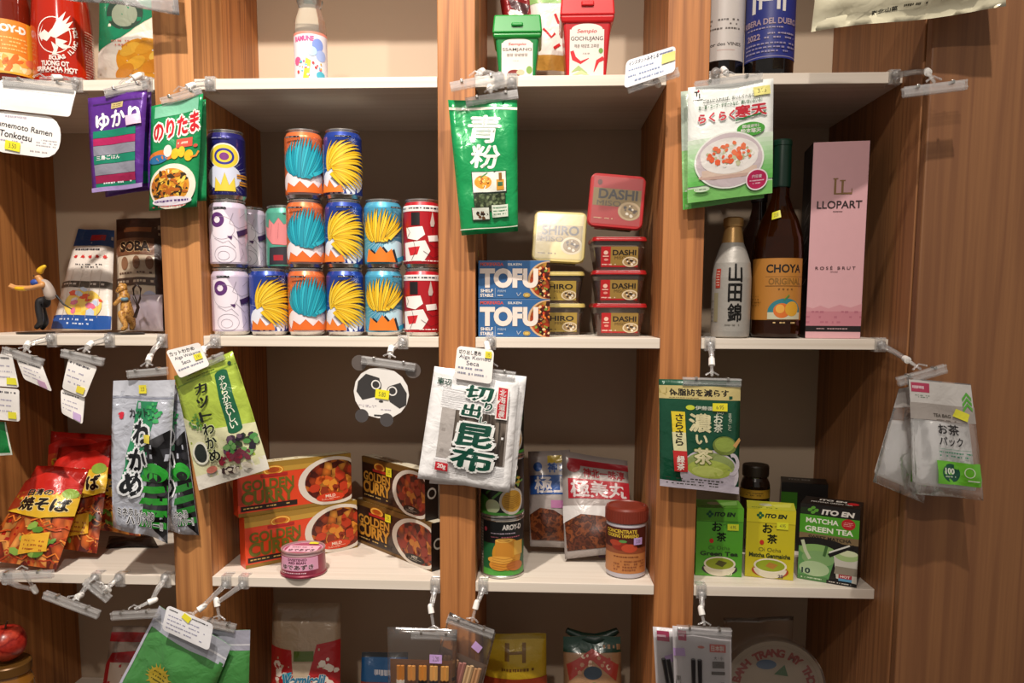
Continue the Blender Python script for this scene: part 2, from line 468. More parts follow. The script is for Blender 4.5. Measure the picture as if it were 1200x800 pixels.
# ------------------------------------------------------------------ setting
W_POST = [wood('post_a', '#c98c52', '#8e5a32', 1), wood('post_b', '#c5834a', '#87522c', 5), wood('post_c', '#c38048', '#834e2a', 9)]
W_SIDE = wood('side', '#aa7448', '#805434', 13, 1.0); W_FACE = wood('face', '#93653f', '#7c5133', 21, 1.0); W_LEFT = wood('left', '#c08046', '#8a5429', 31, .7)
def paint_mat():
    m, nt, b = newmat('wall_paint'); N = nt.nodes; L = nt.links
    tc = N.new('ShaderNodeTexCoord'); no = N.new('ShaderNodeTexNoise'); no.inputs['Scale'].default_value = 3; no.inputs['Detail'].default_value = 5
    L.new(tc.outputs['Object'], no.inputs['Vector'])
    cr = N.new('ShaderNodeValToRGB'); cr.color_ramp.elements[0].color = lin('#b5a18a'); cr.color_ramp.elements[1].color = lin('#c0ac95')
    L.new(no.outputs[0], cr.inputs[0]); L.new(cr.outputs[0], b.inputs['Base Color']); b.inputs['Roughness'].default_value = .55
    return m
PAINT = paint_mat()
SHELF = wood('shelf_white', '#e6dccf', '#d9cdbd', 41, .6, 'X', .5)
FLOORM = wood('floor_board', '#8a6a4c', '#5a4230', 51, .4, 'X')
XL = U(66, 250, DEP).x
mb = MB(); mb.box((-2.2, DEP, 0), (2.2, DEP+.1, 3.1), PAINT); o = mb.build('wall_back'); tag(o, kind='structure')
mb = MB(); mb.box((-2.2, -3.4, -.1), (2.2, DEP, 0), FLOORM); o = mb.build('floor'); tag(o, kind='structure')
unit = empty('shelving_unit', (0, 0, 0), 'floor to ceiling wooden shelving unit with reddish brown posts and cream shelf boards', 'shelves')
PX = [(-.6648, -.5953), (-.1735, -.1091), (.2126, .2829)]
for i, (a, b) in enumerate(PX):
    mb = MB(); mb.box((a, 0, 0), (b, .135, 2.9), W_POST[i]); mb.build('post', unit, .0015)
    mb = MB(); mb.box((a+.001, .1365, 0), (b-.001, DEP-.0005, 2.9), W_POST[(i+1) % 3]); mb.build('rear_post', unit, .0015)
mb = MB(); mb.box((.6004, -.0724+.004, 0), (.64, DEP-.0005, 2.9), W_SIDE); mb.build('side_panel', unit, .001)
mb = MB(); mb.box((.6010, -.092, 0), (1.3, -.0724, 2.9), W_FACE); mb.build('face_board', unit, .003)
mb = MB(); mb.box((XL-.04, -.06, 0), (XL, DEP-.0005, 2.9), W_LEFT); mb.build('side_panel', unit, .001)
for Z in (ZU, ZT, ZM, ZB, ZL):
    for a, b in ((XL, PX[0][0]), (PX[0][1], PX[1][0]), (PX[1][1], PX[2][0]), (PX[2][1], .6004)):
        mb = MB(); mb.box((a+.0004, 0, Z-.018), (b-.0004, DEP-.001, Z), SHELF); mb.build('shelf_board', unit, .0008)
# ------------------------------------------------------------------ item builders
def smooth01(t): return max(0.0, min(1.0, t))
def pouch(name, label, cat, tl, tr, bl, br, Y, T, m, group=None, nu=12, nv=16, seed=0, wr=.0012, seal=(.07, .05), yb=None, back=None, bodyname='pouch', curl=0.0, fill=(0, 1), twist=0.0, hs=.00012, zbase=None, wc=None):
    """a filled bag hung or stood at the given picture corners, at depth Y (top) and yb (bottom)"""
    yb = Y if yb is None else yb
    c = wc or [U(*tl, Y), U(*tr, Y+twist), U(*bl, yb), U(*br, yb+twist)]
    if zbase is not None and not wc:
        for q in (2, 3): c[q].z = max(c[q].z, zbase+.001)
    org = (c[0]+c[1])/2
    W = ((c[0]-c[1]).length+(c[2]-c[3]).length)/2; H = ((c[0]-c[2]).length+(c[1]-c[3]).length)/2
    L = [q-org for q in c]
    nrm = ((L[1]-L[0]).cross(L[0]-L[2])).normalized()
    if nrm.y > 0 and not wc: nrm = -nrm
    us = lins(nu, W); vs = lins(nv, H)
    def base(u, v):
        a = u/W; b = v/H
        return (L[2]*(1-a)+L[3]*a)*(1-b)+(L[0]*(1-a)+L[1]*a)*b
    def bulge(u, v):
        a = u/W; b = v/H; lo, hi = seal[1], 1-seal[0]
        if b <= lo or b >= hi: return 0.0
        bb = (b-lo)/(hi-lo)
        f0, f1 = fill
        g = (1-abs(2*a-1)**2.6)**.6 if 0 < a < 1 else 0
        h = (1-abs(2*bb-1)**3)**.6
        k = f0+(f1-f0)*(1-bb) if fill != (0, 1) else 1
        return T*g*h*k
    def edge(u, v): return min(u, W-u, v, H-v)
    def F(s):
        def f(u, v):
            p = base(u, v); q = bulge(u, v)
            a = u/W; b = v/H
            w = (noise.noise(Vector((u*38+seed*7.1, v*30+seed*3.3, s*5)))*1.4+noise.noise(Vector((u*90+seed, v*70, s*9+3))))*wr*(1.4 if q > .002 else .7)
            cl = curl*math.sin(b*3.3+seed)+.0022*math.sin(a*7+seed*2.1+b*3)*(wr/.0012)
            p = p+nrm*(s*(q*(.62 if s > 0 else .38)+(.0002))+cl+(w if q > 0 and 0 < a < 1 else w*.3))
            return p
        return f
    root = empty(name, org, label, cat, group)
    S = Surf(us, vs, F(1), .00035, hs)
    S.foil = True
    SB = Surf(us, vs, F(-1), .00035, hs)
    mb = MB(); S.mesh(mb, m); SB.mesh(mb, back or m, flip=True)
    # edges joined
    n = len(us); o2 = len(us)*len(vs); rim = []
    for i in range(n-1): rim.append((i+1, i, o2+i, o2+i+1)); k = (len(vs)-1)*n; rim.append((k+i, k+i+1, o2+k+i+1, o2+k+i))
    for j in range(len(vs)-1): rim.append((j*n, (j+1)*n, o2+(j+1)*n, o2+j*n)); rim.append(((j+1)*n+n-1, j*n+n-1, o2+j*n+n-1, o2+(j+1)*n+n-1))
    k = mb.mi(back or m)
    for f in rim: mb.f.append(list(f)); mb.m.append(k); mb.sm.append(False)
    mb.build(bodyname, root)
    return root, S, SB
def carton(name, label, cat, l, r, top, D, m, Z=None, group=None, bevel=.0006, H=None):
    """a box: l and r = (px, y) of the front bottom corners, or (px, py) on level Z when y is None"""
    pl, pr = l, r
    root = empty(name, (pl.x, pl.y, pl.z), label, cat, group, rot=(0, 0, math.atan2(pr.y-pl.y, pr.x-pl.x)))
    W = (pr-pl).length
    mb = MB(); mb.box((0, 0, 0), (W, D, H), m); mb.build('carton', root, bevel)
    f = Surf([0, W], [0, H], lambda u, v: (u, 0, v))
    rt = Surf([0, D], [0, H], lambda u, v: (W, u, v))
    lf = Surf([0, D], [0, H], lambda u, v: (0, D-u, v))
    tp = Surf([0, W], [0, D], lambda u, v: (u, v, H))
    return root, dict(front=f, right=rt, left=lf, top=tp, W=W, H=H, D=D)
def pxy(px, Y, Z):             # point at height Z and depth Y below/above the pixel column px
    a = U(px, 400, Y)
    for _ in range(6):
        # find the row where the plane point has height Z
        lo, hi = -900, 1700
        for _ in range(40):
            m = (lo+hi)/2
            if U(px, m, Y).z > Z: lo = m
            else: hi = m
        a = U(px, lo, Y)
        break
    return Vector((a.x, Y, Z))
NSEG = 48
def lathe_surf(prof, a0, a1, rscale=1.0, hb=.0002, hs=.0001, c=(0, 0), step=None, z0=None, z1=None):
    """print surface on a lathe body between angles a0..a1 (degrees, 0 = towards the viewer), same facets as the body"""
    zs = [p[1] for p in prof]
    z0 = zs[0] if z0 is None else z0; z1 = zs[-1] if z1 is None else z1
    def rad(z):
        for (r0, q0), (r1, q1) in zip(prof, prof[1:]):
            if q0-1e-9 <= z <= q1+1e-9 and q1 > q0: return r0+(r1-r0)*(z-q0)/(q1-q0)
        return prof[-1][0]
    rm = max(rad(z) for z in [z0, (z0+z1)/2, z1])
    k0, k1 = round(a0/360*NSEG), round(a1/360*NSEG)
    us = [(k-k0)*2*math.pi*rm/NSEG for k in range(k0, k1+1)]
    vs = sorted({0.0, z1-z0} | {round(z-z0, 7) for z in zs if z0 < z < z1})
    def F(u, v):
        t = (u/rm)+2*math.pi*k0/NSEG; r = rad(v+z0)
        return (c[0]+r*math.sin(t), c[1]-r*math.cos(t), v+z0)
    return Surf(us, vs, F, hb, hs)
# --- clear plastic shelf clip with a toothed jaw
def clip_holder(label, at, joint, bar, Y=-.034, hgt=.0125, Zs=None, tilt=0.0, yc=-.004, grp=None, wd=.018, flip=1, small=False):
    """at = picture point of the bracket on the shelf edge, joint = white joint, bar = (x0,y0,x1,y1) of the jaw"""
    A = U(*at, yc); J = U(*joint, Y*.6-.004); B0 = U(bar[0], bar[1], Y); B1 = U(bar[2], bar[3], Y)
    org = Vector((A.x, 0, Zs))
    root = empty('shelf_clip', org, label, 'clip', grp)
    g = lambda p: Vector(p)-org
    a = g(A)
    mb = MB()      # U-shaped bracket around the shelf edge
    w = wd/2; x = a.x
    mb.box((x-w, -.0042, -.0215), (x+w, -.0012, .0032), CLEAR)
    mb.box((x-w, -.0012, .0008), (x+w, .020, .0030), CLEAR)
    mb.box((x-w, -.0012, -.0215), (x+w, .016, -.0190), CLEAR)
    for k in (-.6, 0, .6): mb.box((x+k*w-.0008, -.0062, -.0205), (x+k*w+.0008, -.0042, .0022), CLEAR)
    mb.build('shelf_bracket', root, .0005)
    j = g(J); d = (j-Vector((x, -.004, a.z)))
    mb = MB(); s = Vector((x, -.0045, max(min(a.z, 0), -.018)))
    mid = s*.45+j*.55+Vector((0, -.006, 0))
    mb.tube([s, mid, j], [.0058, .0046, .0042], CLEAR, 8); mb.ball(s+Vector((0, -.003, 0)), .0078, CLEAR, 12, 8)
    mb.build('arm', root)
    b0, b1 = g(B0), g(B1); c = (b0+b1)/2; ax = (b1-b0).normalized(); up = ax.cross(Vector((0, -1, 0))).normalized()
    if up.z < 0: up = -up
    fw = Vector((0, -1, 0))
    top = c+up*hgt*.9
    dj = (top-j); dj = dj.normalized() if dj.length > .002 else -up
    mb = MB(); mb.tube([j-dj*.0065, j+dj*.0065], [.0052, .0056], WHITE, 12); mb.ball(j-dj*.006, .0050, WHITE, 10, 8)
    mb.build('joint', root)
    mb = MB(); mb.tube([j+dj*.006, top-up*.0015], [.003, .0026], CLEAR, 8)
    mb.tube([top+ax*.011, top+up*.006, top-ax*.011], .0016, CLEAR, 6)
    mb.build('swivel_hook', root)
    half = (b1-b0).length/2
    def MT(off): return Matrix(((ax.x, -fw.x, up.x, off.x), (ax.y, -fw.y, up.y, off.y), (ax.z, -fw.z, up.z, off.z), (0, 0, 0, 1)))
    # two jaws, front and back, toothed lower edge, ridged
    for sgn, nm in ((-1, 'front_jaw'), (1, 'back_jaw')):
        mb = MB(); M_ = MT(c)
        y0, y1 = (-.0042, -.0020) if sgn < 0 else (.0020, .0042)
        mb.box((-half, y0, -hgt/2), (half, y1, hgt/2), CLEAR, M_)
        e = -.0056 if sgn < 0 else .0056
        mb.box((-half, min(e, y0 if sgn < 0 else y1), hgt*.28), (half, max(e, y0 if sgn < 0 else y1), hgt*.5), CLEAR, M_)
        mb.box((-half, min(e, y0 if sgn < 0 else y1), -hgt*.36), (half, max(e, y0 if sgn < 0 else y1), -hgt*.24), CLEAR, M_)
        n = max(6, int(half*2/.0032))
        for i in range(n):
            x0 = -half+2*half*i/n
            mb.box((x0+.0003, y0, -hgt/2-.0016), (x0+2*half/n-.0006, y1, -hgt/2), CLEAR, M_)
        mb.build(nm, root)
    for k in (-.55, .55):
        mb = MB(); M_ = MT(c+ax*half*k+up*hgt*.42)
        mb.box((-.0022, -.0066, -.0026), (.0022, .0066, .0026), STEEL, M_); mb.build('spring_pin', root, .0008)
    return root
# --- paper card
def card(name, label, cat, tl, tr, bl, br, Y, m='#f2eeea', yb=None, curl=.001, grp=None, rounded=.12, seed=0, twist=0.0, border=None):
    yb = Y if yb is None else yb
    c = [U(*tl, Y), U(*tr, Y+twist), U(*bl, yb), U(*br, yb+twist)]; org = (c[0]+c[1])/2; L = [q-org for q in c]
    W = ((c[0]-c[1]).length+(c[2]-c[3]).length)/2; H = ((c[0]-c[2]).length+(c[1]-c[3]).length)/2
    root = empty(name, org, label, cat, grp)
    def F(u, v):
        a, b = u/W, v/H
        p = (L[2]*(1-a)+L[3]*a)*(1-b)+(L[0]*(1-a)+L[1]*a)*b
        p = p+Vector((0, -curl*math.sin(a*3.1+seed)*4*b*(1-b)-curl*math.sin(b*3+seed), 0)); return p
    S = Surf(lins(5, W), lins(5, H), F, .0001, .00006)
    # rounded outline, front and back 0.5 mm apart
    p = Print(W, H); r = rounded*min(W, H); pts = []
    for cx, cy, a0 in ((W-r, r, -90), (W-r, H-r, 0), (r, H-r, 90), (r, r, 180)):
        for k in range(5):
            t = R(a0+22.5*k); pts.append((cx+r*math.cos(t), cy+r*math.sin(t)))
    p._add([(W/2, H/2)]+pts, [(0, i+1, (i+1) % len(pts)+1) for i in range(len(pts))], mat(m, .5))
    f = p.lay(S, 'card_sheet', root)
    # closed thickness: back sheet and rim in the same part
    me = f.data; bmv = [v.co.copy() for v in me.vertices]; polys = [list(q.vertices) for q in me.polygons]; n = len(bmv)
    bpy.data.objects.remove(f); bpy.data.meshes.remove(me)
    mb = MB(); mb.add(bmv, polys, mat(m, .5)); mb.add([v+Vector((0, .0006, 0)) for v in bmv], [q[::-1] for q in polys], mat(m, .5))
    rim = [S.at(u, v, .0001+.00006)[0] for u, v in pts]; k = len(rim)
    mb.add(rim+[v+Vector((0, .0006, 0)) for v in rim], [(i, k+i, k+(i+1) % k, (i+1) % k) for i in range(k)], mat(m, .5))
    mb.build('card_sheet', root)
    S.hb = .0004
    return root, S
# ------------------------------------------------------------------ drink cans (bay with the cans)
CR, CH = .0335, .1200
def can_body(root, base, print_fn, r=CR, h=CH, band=None):
    s = r/.0340
    prof = [(r*.76, .0012), (r*.80, 0), (r*.88, .0015), (r*.985, .0075), (r, .010), (r, h-.0145), (r*.975, h-.0115), (r*.875, h-.0052)]
    mb = MB(); mb.lathe(prof[:4], STEEL, NSEG); mb.build('base_rim', root)
    mb = MB(); mb.lathe(prof[3:], base, NSEG, caps=False); mb.build('can_body', root)
    mb = MB(); mb.lathe([(r*.875, h-.0052), (r*.875, h-.0030), (r*.915, h-.0022), (r*.915, h), (r*.86, h), (r*.85, h-.0048), (.0003, h-.0048)], STEEL, NSEG, caps=False)
    mb.build('lid', root)
    mb = MB(); mb.box((-.0075, -.011, h-.0044), (.0075, .013, h-.0034), STEEL); mb.build('pull_tab', root, .001)
    S = lathe_surf(prof[3:7], -97.5, 97.5)
    p = Print(S.W, S.H); print_fn(p); p.lay(S, 'printed_design', root)
def X(q):                      # visible fraction across a cylinder -> fraction of its unrolled surface
    q = min(max(q, .001), .999); return .5+math.degrees(math.asin(2*q-1))/195
def pill(p, x, y, w=.14, c='#15151c'):
    p.rect(x-w, y-.014, x+w, y+.014, c); p.ell(x-w, y, .012, .014, c, 12); p.ell(x+w, y, .012, .014, c, 12)
    p.scrib(x-w, y-.008, x+w, y+.008, 1, '#cfcfd4', .8, 3)
def flame(p, pts, c, line='#8a6410'):
    p.poly(pts, c); p.line(pts+[pts[0]], .0005, line)
def d_gold(p):
    p.burst(.5, .62, .06, .5, 30, '#dfe6f4', 2, .35, .8); p.ell(.45, .78, .40, .24, '#dfe4ef')
    for k in range(9):
        x = .12+k*.09; p.poly([(x, .99), (x+.02, .84+.05*(k % 3)), (x+.045, .99)], '#2b3f96', k > 0)
    p.strands([(.24,.60,.14,.40,.30,.10),(.26,.56,.26,.20,.56,.06),(.28,.52,.46,.16,.72,.16),(.30,.52,.60,.24,.84,.32),(.32,.56,.62,.40,.86,.54),(.34,.60,.58,.56,.84,.74),(.34,.64,.48,.66,.74,.92),(.32,.66,.38,.74,.52,.92)], 22, ['#e8bd22','#edc83a','#dcae18'], '#8a6410', 3, .0058)
    flame(p, [(.14,.97),(.16,.80),(.24,.88),(.28,.76),(.36,.90),(.44,.84),(.48,.97)], '#e27a2c', '#9c4a18')
    p.burst(.62, .10, .01, .12, 16, '#e8eefa', 5, .5, .4); pill(p, .48, .035, .10)
def d_teal(p):
    p.burst(.5, .5, .05, .62, 30, '#f3c0a0', 4, .3, .8); p.ell(.5, .80, .40, .25, '#e6dce0')
    p.strands([(.34,.66,.12,.56,.14,.30),(.36,.68,.18,.40,.28,.14),(.42,.70,.34,.36,.44,.06),(.48,.72,.50,.34,.56,.04),(.54,.72,.62,.38,.70,.10),(.60,.70,.74,.44,.80,.22),(.64,.66,.86,.56,.88,.38)], 20, ['#1f9fb4','#2bafc2','#178ea4'], '#0b5468', 4, .0068)
    flame(p, [(.22,.97),(.26,.80),(.36,.88),(.44,.78),(.54,.90),(.62,.80),(.70,.88),(.76,.78),(.80,.97)], '#df6a26', '#8c3c14')
    p.ell(.82, .74, .03, .03, '#b6372c'); p.rect(X(.93), .12, X(.995), .72, '#d9dde4'); p.scrib(X(.94), .13, X(.99), .70, 26, '#4a4e5c', .8, 6); pill(p, .34, .04, .10)
def d_sky(p):
    p.burst(.5, .55, .05, .60, 34, '#bfe2ee', 4, .3, .7); p.ell(.72, .80, .26, .20, '#b9dcea')
    p.strands([(.34,.60,.14,.50,.14,.24),(.36,.60,.22,.36,.24,.12),(.42,.62,.34,.30,.40,.05),(.48,.62,.50,.32,.56,.07),(.54,.60,.62,.36,.74,.14),(.58,.56,.70,.46,.84,.32)], 17, ['#e6bb20','#efca3c','#daa814'], '#1c1a20', 5, .0064)
    pts = [(.24,.97),(.28,.74),(.38,.84),(.46,.70),(.54,.82),(.62,.74),(.68,.97)]
    p.poly([(a+.04, b) for a, b in pts], '#161a28'); p.poly(pts, '#e07a24')
    p.poly([(.70,.90),(.86,.84),(.88,.92),(.72,.97)], '#1d8fb4'); pill(p, .70, .035, .08)
def d_white(p):
    p.poly([(.10,.10),(.35,.05),(.55,.40),(.6,.97),(.12,.97)], '#e6dde8')
    p.ell(.25, .24, .115, .13, '#5b2f6e'); p.ell(.25, .24, .05, .055, '#e6dde8')
    p.ring(.32, .38, .20, .20, .0006, '#8d8694'); p.ring(.36, .84, .17, .15, .0007, '#8d8694'); p.ring(.34, .86, .09, .08, .0006, '#8d8694')
    for q in ([(.5,.12),(.44,.3),(.58,.38),(.86,.28)], [(.48,.5),(.62,.66),(.7,.62),(.72,.74)], [(.2,.56),(.34,.64),(.42,.60),(.52,.72)], [(.6,.2),(.72,.1)], [(.62,.72),(.66,.82),(.58,.94)]): p.line(q, .0006, '#77707e')
    p.poly([(.54,.44),(.76,.36),(.78,.45),(.56,.53)], '#35204a'); p.poly([(.40,.52),(.48,.52),(.46,.58)], '#4e2a5e'); pill(p, .30, .035, .09)
def d_navy(p):
    p.burst(.42, .68, .05, .52, 34, '#cfd6ea', 4, .3, .7); p.ell(.42, .70, .28, .22, '#c9cfe2')
    p.ell(.44, .34, .235, .215, '#e6e0d0'); p.ell(.44, .35, .215, .20, '#dfc63a'); p.ring(.44,.35,.15,.14,.004,'#2b2f8c')
    p.ell(.44,.35,.07,.065,'#7a2e7c')
    for q in ([(.28,.94),(.30,.70),(.38,.84),(.44,.62),(.50,.84),(.58,.70),(.60,.94)],): flame(p, q, '#dcc440')
    p.rect(.62,.64,.86,.71,'#c78a2a'); p.rect(.66,.76,.88,.83,'#c78a2a'); p.scrib(.62,.65,.86,.70,1,'#2a2450',.9,2); p.scrib(.66,.77,.88,.82,1,'#2a2450',.9,3); pill(p, .38, .04, .12, '#3a3a80')
def d_red(p):
    p.rect(0, 0, 1, .10, '#e2dcda'); p.scrib(.08, .02, .95, .08, 1, '#22202a', .75, 5)
    p.rect(.36, .12, .50, .34, '#1a1518')
    p.poly([(.26,.38),(.54,.36),(.58,.50),(.46,.60),(.28,.56)], '#ece6e2'); p.poly([(.22,.64),(.58,.60),(.66,.78),(.56,.95),(.24,.95)], '#e6e0dc'); p.poly([(.62,.52),(.80,.50),(.82,.60),(.64,.62)], '#e6e0dc')
    p.poly([(.30,.72),(.50,.70),(.46,.84),(.34,.86)], '#c2232c')
    p.poly([(.70,.10),(.74,.30),(.72,.36),(.67,.36),(.66,.30)], '#b9aaa2'); p.poly([(.12,.20),(.16,.20),(.18,.42),(.12,.42)], '#8c1820')
    for q in ([(.28,.36),(.34,.46),(.28,.56)], [(.40,.60),(.44,.78),(.36,.95)], [(.62,.64),(.72,.72),(.84,.70)], [(.70,.36),(.70,.48)], [(.55,.78),(.7,.9),(.86,.84)]): p.line(q, .0007, '#3a1a1c')
    p.scrib(.10, .93, .90, .97, 1, '#e8e0dc', .5, 9)
def d_mint(p):
    pts = [(.20,.46),(.16,.26),(.26,.30),(.28,.14),(.38,.24),(.46,.12),(.54,.24),(.66,.20),(.66,.34),(.78,.40),(.70,.56),(.56,.62),(.34,.60)]
    p.poly(pts, '#e08a8c'); p.line(pts+[pts[0]], .0006, '#9c4a54')
    for q in ([(.30,.46),(.34,.24)], [(.44,.50),(.46,.22)], [(.58,.50),(.62,.30)]): p.line(q, .0006, '#b4626a')
    p.poly([(.28,.66),(.60,.64),(.64,.97),(.26,.97)], '#33323a'); p.rect(.36,.80,.52,.90,'#a82a34'); p.ell(.80,.80,.10,.12,'#d9e6e2'); pill(p, .62, .04, .08)
KINDS = {'gold': (mat('#24419c', .3, .35, .6), d_gold), 'teal': (mat('#df6f3c', .3, .25, .6), d_teal), 'sky': (mat('#4fa9cc', .3, .35, .6), d_sky),
         'white': (mat('#cfc3d8', .3, .2, .6), d_white), 'navy': (mat('#25246e', .3, .35, .6), d_navy), 'red': (mat('#b81c28', .3, .3, .6), d_red), 'mint': (mat('#5fb8a0', .3, .3, .6), d_mint)}
PROTO = {}
def dup(root, loc, label, rotz=0, group=None):
    r = root.copy(); COL.objects.link(r); r.location = loc; r.rotation_euler = (0, 0, rotz); r['label'] = label
    if group: r['group'] = group
    for ch in list(root.children):
        c = ch.copy(); COL.objects.link(c); c.parent = r
        for g_ in ch.children:
            d = g_.copy(); COL.objects.link(d); d.parent = c
    return r
def place_can(kind, px, row, Y, label, rotz=0, grp='printed drink cans on the middle shelf'):
    z = ZM+row*(CH+.0002)+.0004; l = pxy(px, Y, z); l.x = min(max(l.x, PX[0][1]+CR+.0015), PX[1][0]-CR-.001)
    if Y < .1: x0 = PX[0][1]+CR+.0015; st = (PX[1][0]-CR-.001-x0)/5; l.x = x0+st*round((l.x-x0)/st)
    rotz -= math.atan2(l.x, CD+Y)
    if kind not in PROTO:
        r = empty('drink_can', l, label, 'can', grp, rot=(0, 0, rotz)); can_body(r, *KINDS[kind]); PROTO[kind] = r; return r
    return dup(PROTO[kind], l, label, rotz, grp)
YC = .044
place_can('white', 276, 0, YC, 'white and purple drink can at the far left of the bottom row on the shelf', .3)
place_can('gold', 320.5, 0, YC, 'blue drink can with gold flames in the bottom row, between white and orange cans', .32)
place_can('teal', 364.5, 0, YC, 'orange drink can with teal splash in the bottom row of the stack', .12)
place_can('gold', 408.5, 0, YC, 'blue drink can with gold flames in the bottom row, beside the light blue can', .10)
place_can('sky', 452, 0, YC, 'light blue drink can with gold star shape in the bottom row', .05)
place_can('red', 496.5, 0, YC, 'red and white drink can in the bottom row against the middle post', -.25)
place_can('white', 277, 1, YC, 'white and purple drink can in the middle row, under the navy can', .25)
place_can('teal', 361.5, 1, YC, 'orange drink can with teal splash in the middle row, between two others alike', .05)
place_can('gold', 407.5, 1, YC, 'blue drink can with gold flames in the middle row, second of three upward', .08)
place_can('sky', 452.5, 1, YC, 'light blue drink can with gold star shape on top of its like', .0)
place_can('red', 496.5, 1, YC, 'red and white drink can standing on another red can by the middle post', -.12)
place_can('navy', 277.5, 2, YC, 'navy blue drink can with yellow disc, topmost of the left stack', .1)
place_can('teal', 358.5, 2, YC, 'orange drink can with teal splash, topmost in its stack', .0)
place_can('gold', 405.5, 2, YC, 'blue drink can with gold flames, topmost in its stack', .08)
place_can('mint', 334, 1, .124, 'mint green drink can with pink splash set back behind the front cans', -.15)
place_can('white', 290, 1, .142, 'white and purple drink can set back, half hidden beside the mint green can', .35)
place_can('gold', 334, 0, .124, 'blue drink can hidden in the back row, carrying the mint green can', .1)
place_can('gold', 290, 0, .142, 'blue drink can hidden in the back row, carrying the set-back white can', .1)
# small bright piece of tape on the back wall above the cans is left of frame light; red bean can and curry boxes follow
CURRY = food('curry', ['#7a2a12', '#a8401a', '#c46a24', '#5c1c10', '#d08a36', '#8c2e16'], 70, .3)
CURRYD = food('curry_dark', ['#5c1810', '#8c3018', '#b4541c', '#3c120c', '#a83a20', '#6c2010'], 75, .3)
def curry_box(label, l, r, H, base, dark, hide):
    root, S = carton('curry_box', label, 'box', l, r, None, .030, base, H=H, group='curry roux boxes on the lower shelf')
    f = S['front']; W = S['W']; p = Print(W, H)
    gold = '#9c7a2e' if not dark else '#6a4c1e'
    p.rect(0, 0, 1, .10 if not dark else .12, gold); p.rect(0, .93, 1, 1, gold)
    if not dark: p.poly([(0,.10),(1,.10),(1,.14),(.55,.20),(0,.20)], '#b8913a'); p.rect(0,.93,1,1,'#8a6a26')
    p.rect(.02, .80, .50, .90, '#231712'); p.scrib(.04, .82, .48, .88, 1, '#c8a860', .8, 3)
    p.ell(.30, .16, .09, .10, '#c67a1e'); p.ring(.30, .16, .08, .085, .0018, '#f0c860'); p.ell(.30, .15, .05, .05, '#a84a16'); p.rect(.19,.22,.42,.28,'#a82420')
    tc = '#66611c' if not dark else '#c08a30'
    p.text('GOLDEN', .255, .41, .19, tc, w=.43, bold=.035, out='#2a160c' if dark else None, ow=.03); p.text('CURRY', .25, .65, .24, tc, w=.43, bold=.045, out='#2a160c' if dark else None, ow=.03)
    p.ell(.83, .52, .32, .50, '#d8cfc2', 36); p.ell(.84, .52, .27, .43, CURRYD if dark else CURRY, 36)
    cols = ['#c8541c', '#d88a2c', '#8c3014', '#b8381a'] if not dark else ['#a8401c', '#b87028', '#6c2414', '#882a1a']
    p.bits(.84, .50, .22, .34, 26, cols, .035, 4, 1.3)
    if dark: p.ell(.80, .86, .12, .085, '#15100e'); p.text('HOT', .80, .83, .05, '#d8d0c0', w=.07, bold=.02); p.scrib(.72, .86, .88, .91, 2, '#b8b0a0', .8, 4)
    else: p.ell(.80, .85, .13, .09, '#cf3c1c'); p.text('MILD', .80, .82, .055, '#f0dcc8', w=.09, bold=.02); p.scrib(.72, .86, .88, .91, 2, '#f0c8b0', .8, 4)
    p.lay(f, 'printed_front', root)
    t = S['top']; q = Print(t.W, t.H); q.rect(0, 0, 1, 1, '#d8cfae' if not dark else '#d8d0b8'); q.rect(0, .8, 1, 1, gold); q.scrib(.1, .2, .6, .6, 1, '#8c5a24', .8, 3); q.lay(t, 'printed_top', root)
    if dark:
        t = S['right']; q = Print(t.W, t.H); q.rect(0, 0, 1, 1, '#17110f'); q.ell(.5, .45, .35, .12, '#a8a49a'); q.ell(.5, .45, .25, .08, '#17110f'); q.lay(t, 'printed_side', root)
    return root, f
ORG, DRK = mat('#d8421c', .35, 0, .3), mat('#2c1a12', .35, 0, .3)
HB = .0985
def two(lp, rp, Z, dz=0):
    a, b = G(*lp, Z), G(*rp, Z); return Vector((a.x, a.y, Z+dz)), Vector((b.x, b.y, Z+dz))
l, r_ = two((288, 667), (419, 641), ZB, .0003)
curry_box('orange curry roux box with stew picture, lower of the orange pair', l, r_, HB, ORG, False, 0)
l, r_ = two((281.5, 667), (413, 642), ZB, HB+.0012)
_, f_ = curry_box('orange curry roux box with stew picture, on top of the other orange one', l, r_, HB, ORG, False, 0)
l, r_ = two((418, 634), (506, 670), ZB, .0003)
rt, f_ = curry_box('dark brown curry roux box with stew picture, lower of the dark pair', l, r_, HB-.006, DRK, True, 0)
sticker(f_, .46, .20, .020, .016, '#e6dc2c', rt, '2.95')
l, r_ = two((425.5, 636), (499, 667), ZB, HB-.006+.0012)
rt, f_ = curry_box('dark brown curry roux box with stew picture, on top of the other dark one', l, r_, HB-.006, DRK, True, 0)
sticker(f_, .46, .20, .020, .018, '#e6dc2c', rt, '2.95')
# sweet red bean can
l = G(356, 670, ZB); rb = empty('food_can', (l.x, l.y, ZB+.0004), 'small pink and maroon red bean can standing before the orange curry boxes', 'can')
prof = [(.0400, 0), (.0425, .001), (.0428, .004), (.0415, .006), (.0398, .040), (.0385, .044), (.0405, .046), (.0405, .048), (.0370, .048), (.0365, .0452), (.0003, .0452)]
mb = MB(); mb.lathe(prof[:5], mat('#8e2c44', .35, .2, .4), NSEG, caps=True); mb.build('can_body', rb); mb = MB(); mb.lathe(prof[4:], mat('#c8a4a8', .3, .5), NSEG, caps=False); mb.build('rim', rb)
S = lathe_surf(prof[3:5], -75, 75); p = Print(S.W, S.H); pk = '#d99ab8'
p.rect(.12, .03, .88, .74, pk); p.text('SWEETENED', .5, .14, .12, '#4c1a2c', w=.34, bold=.03); p.text('RED BEAN', .5, .30, .12, '#4c1a2c', w=.30, bold=.03)
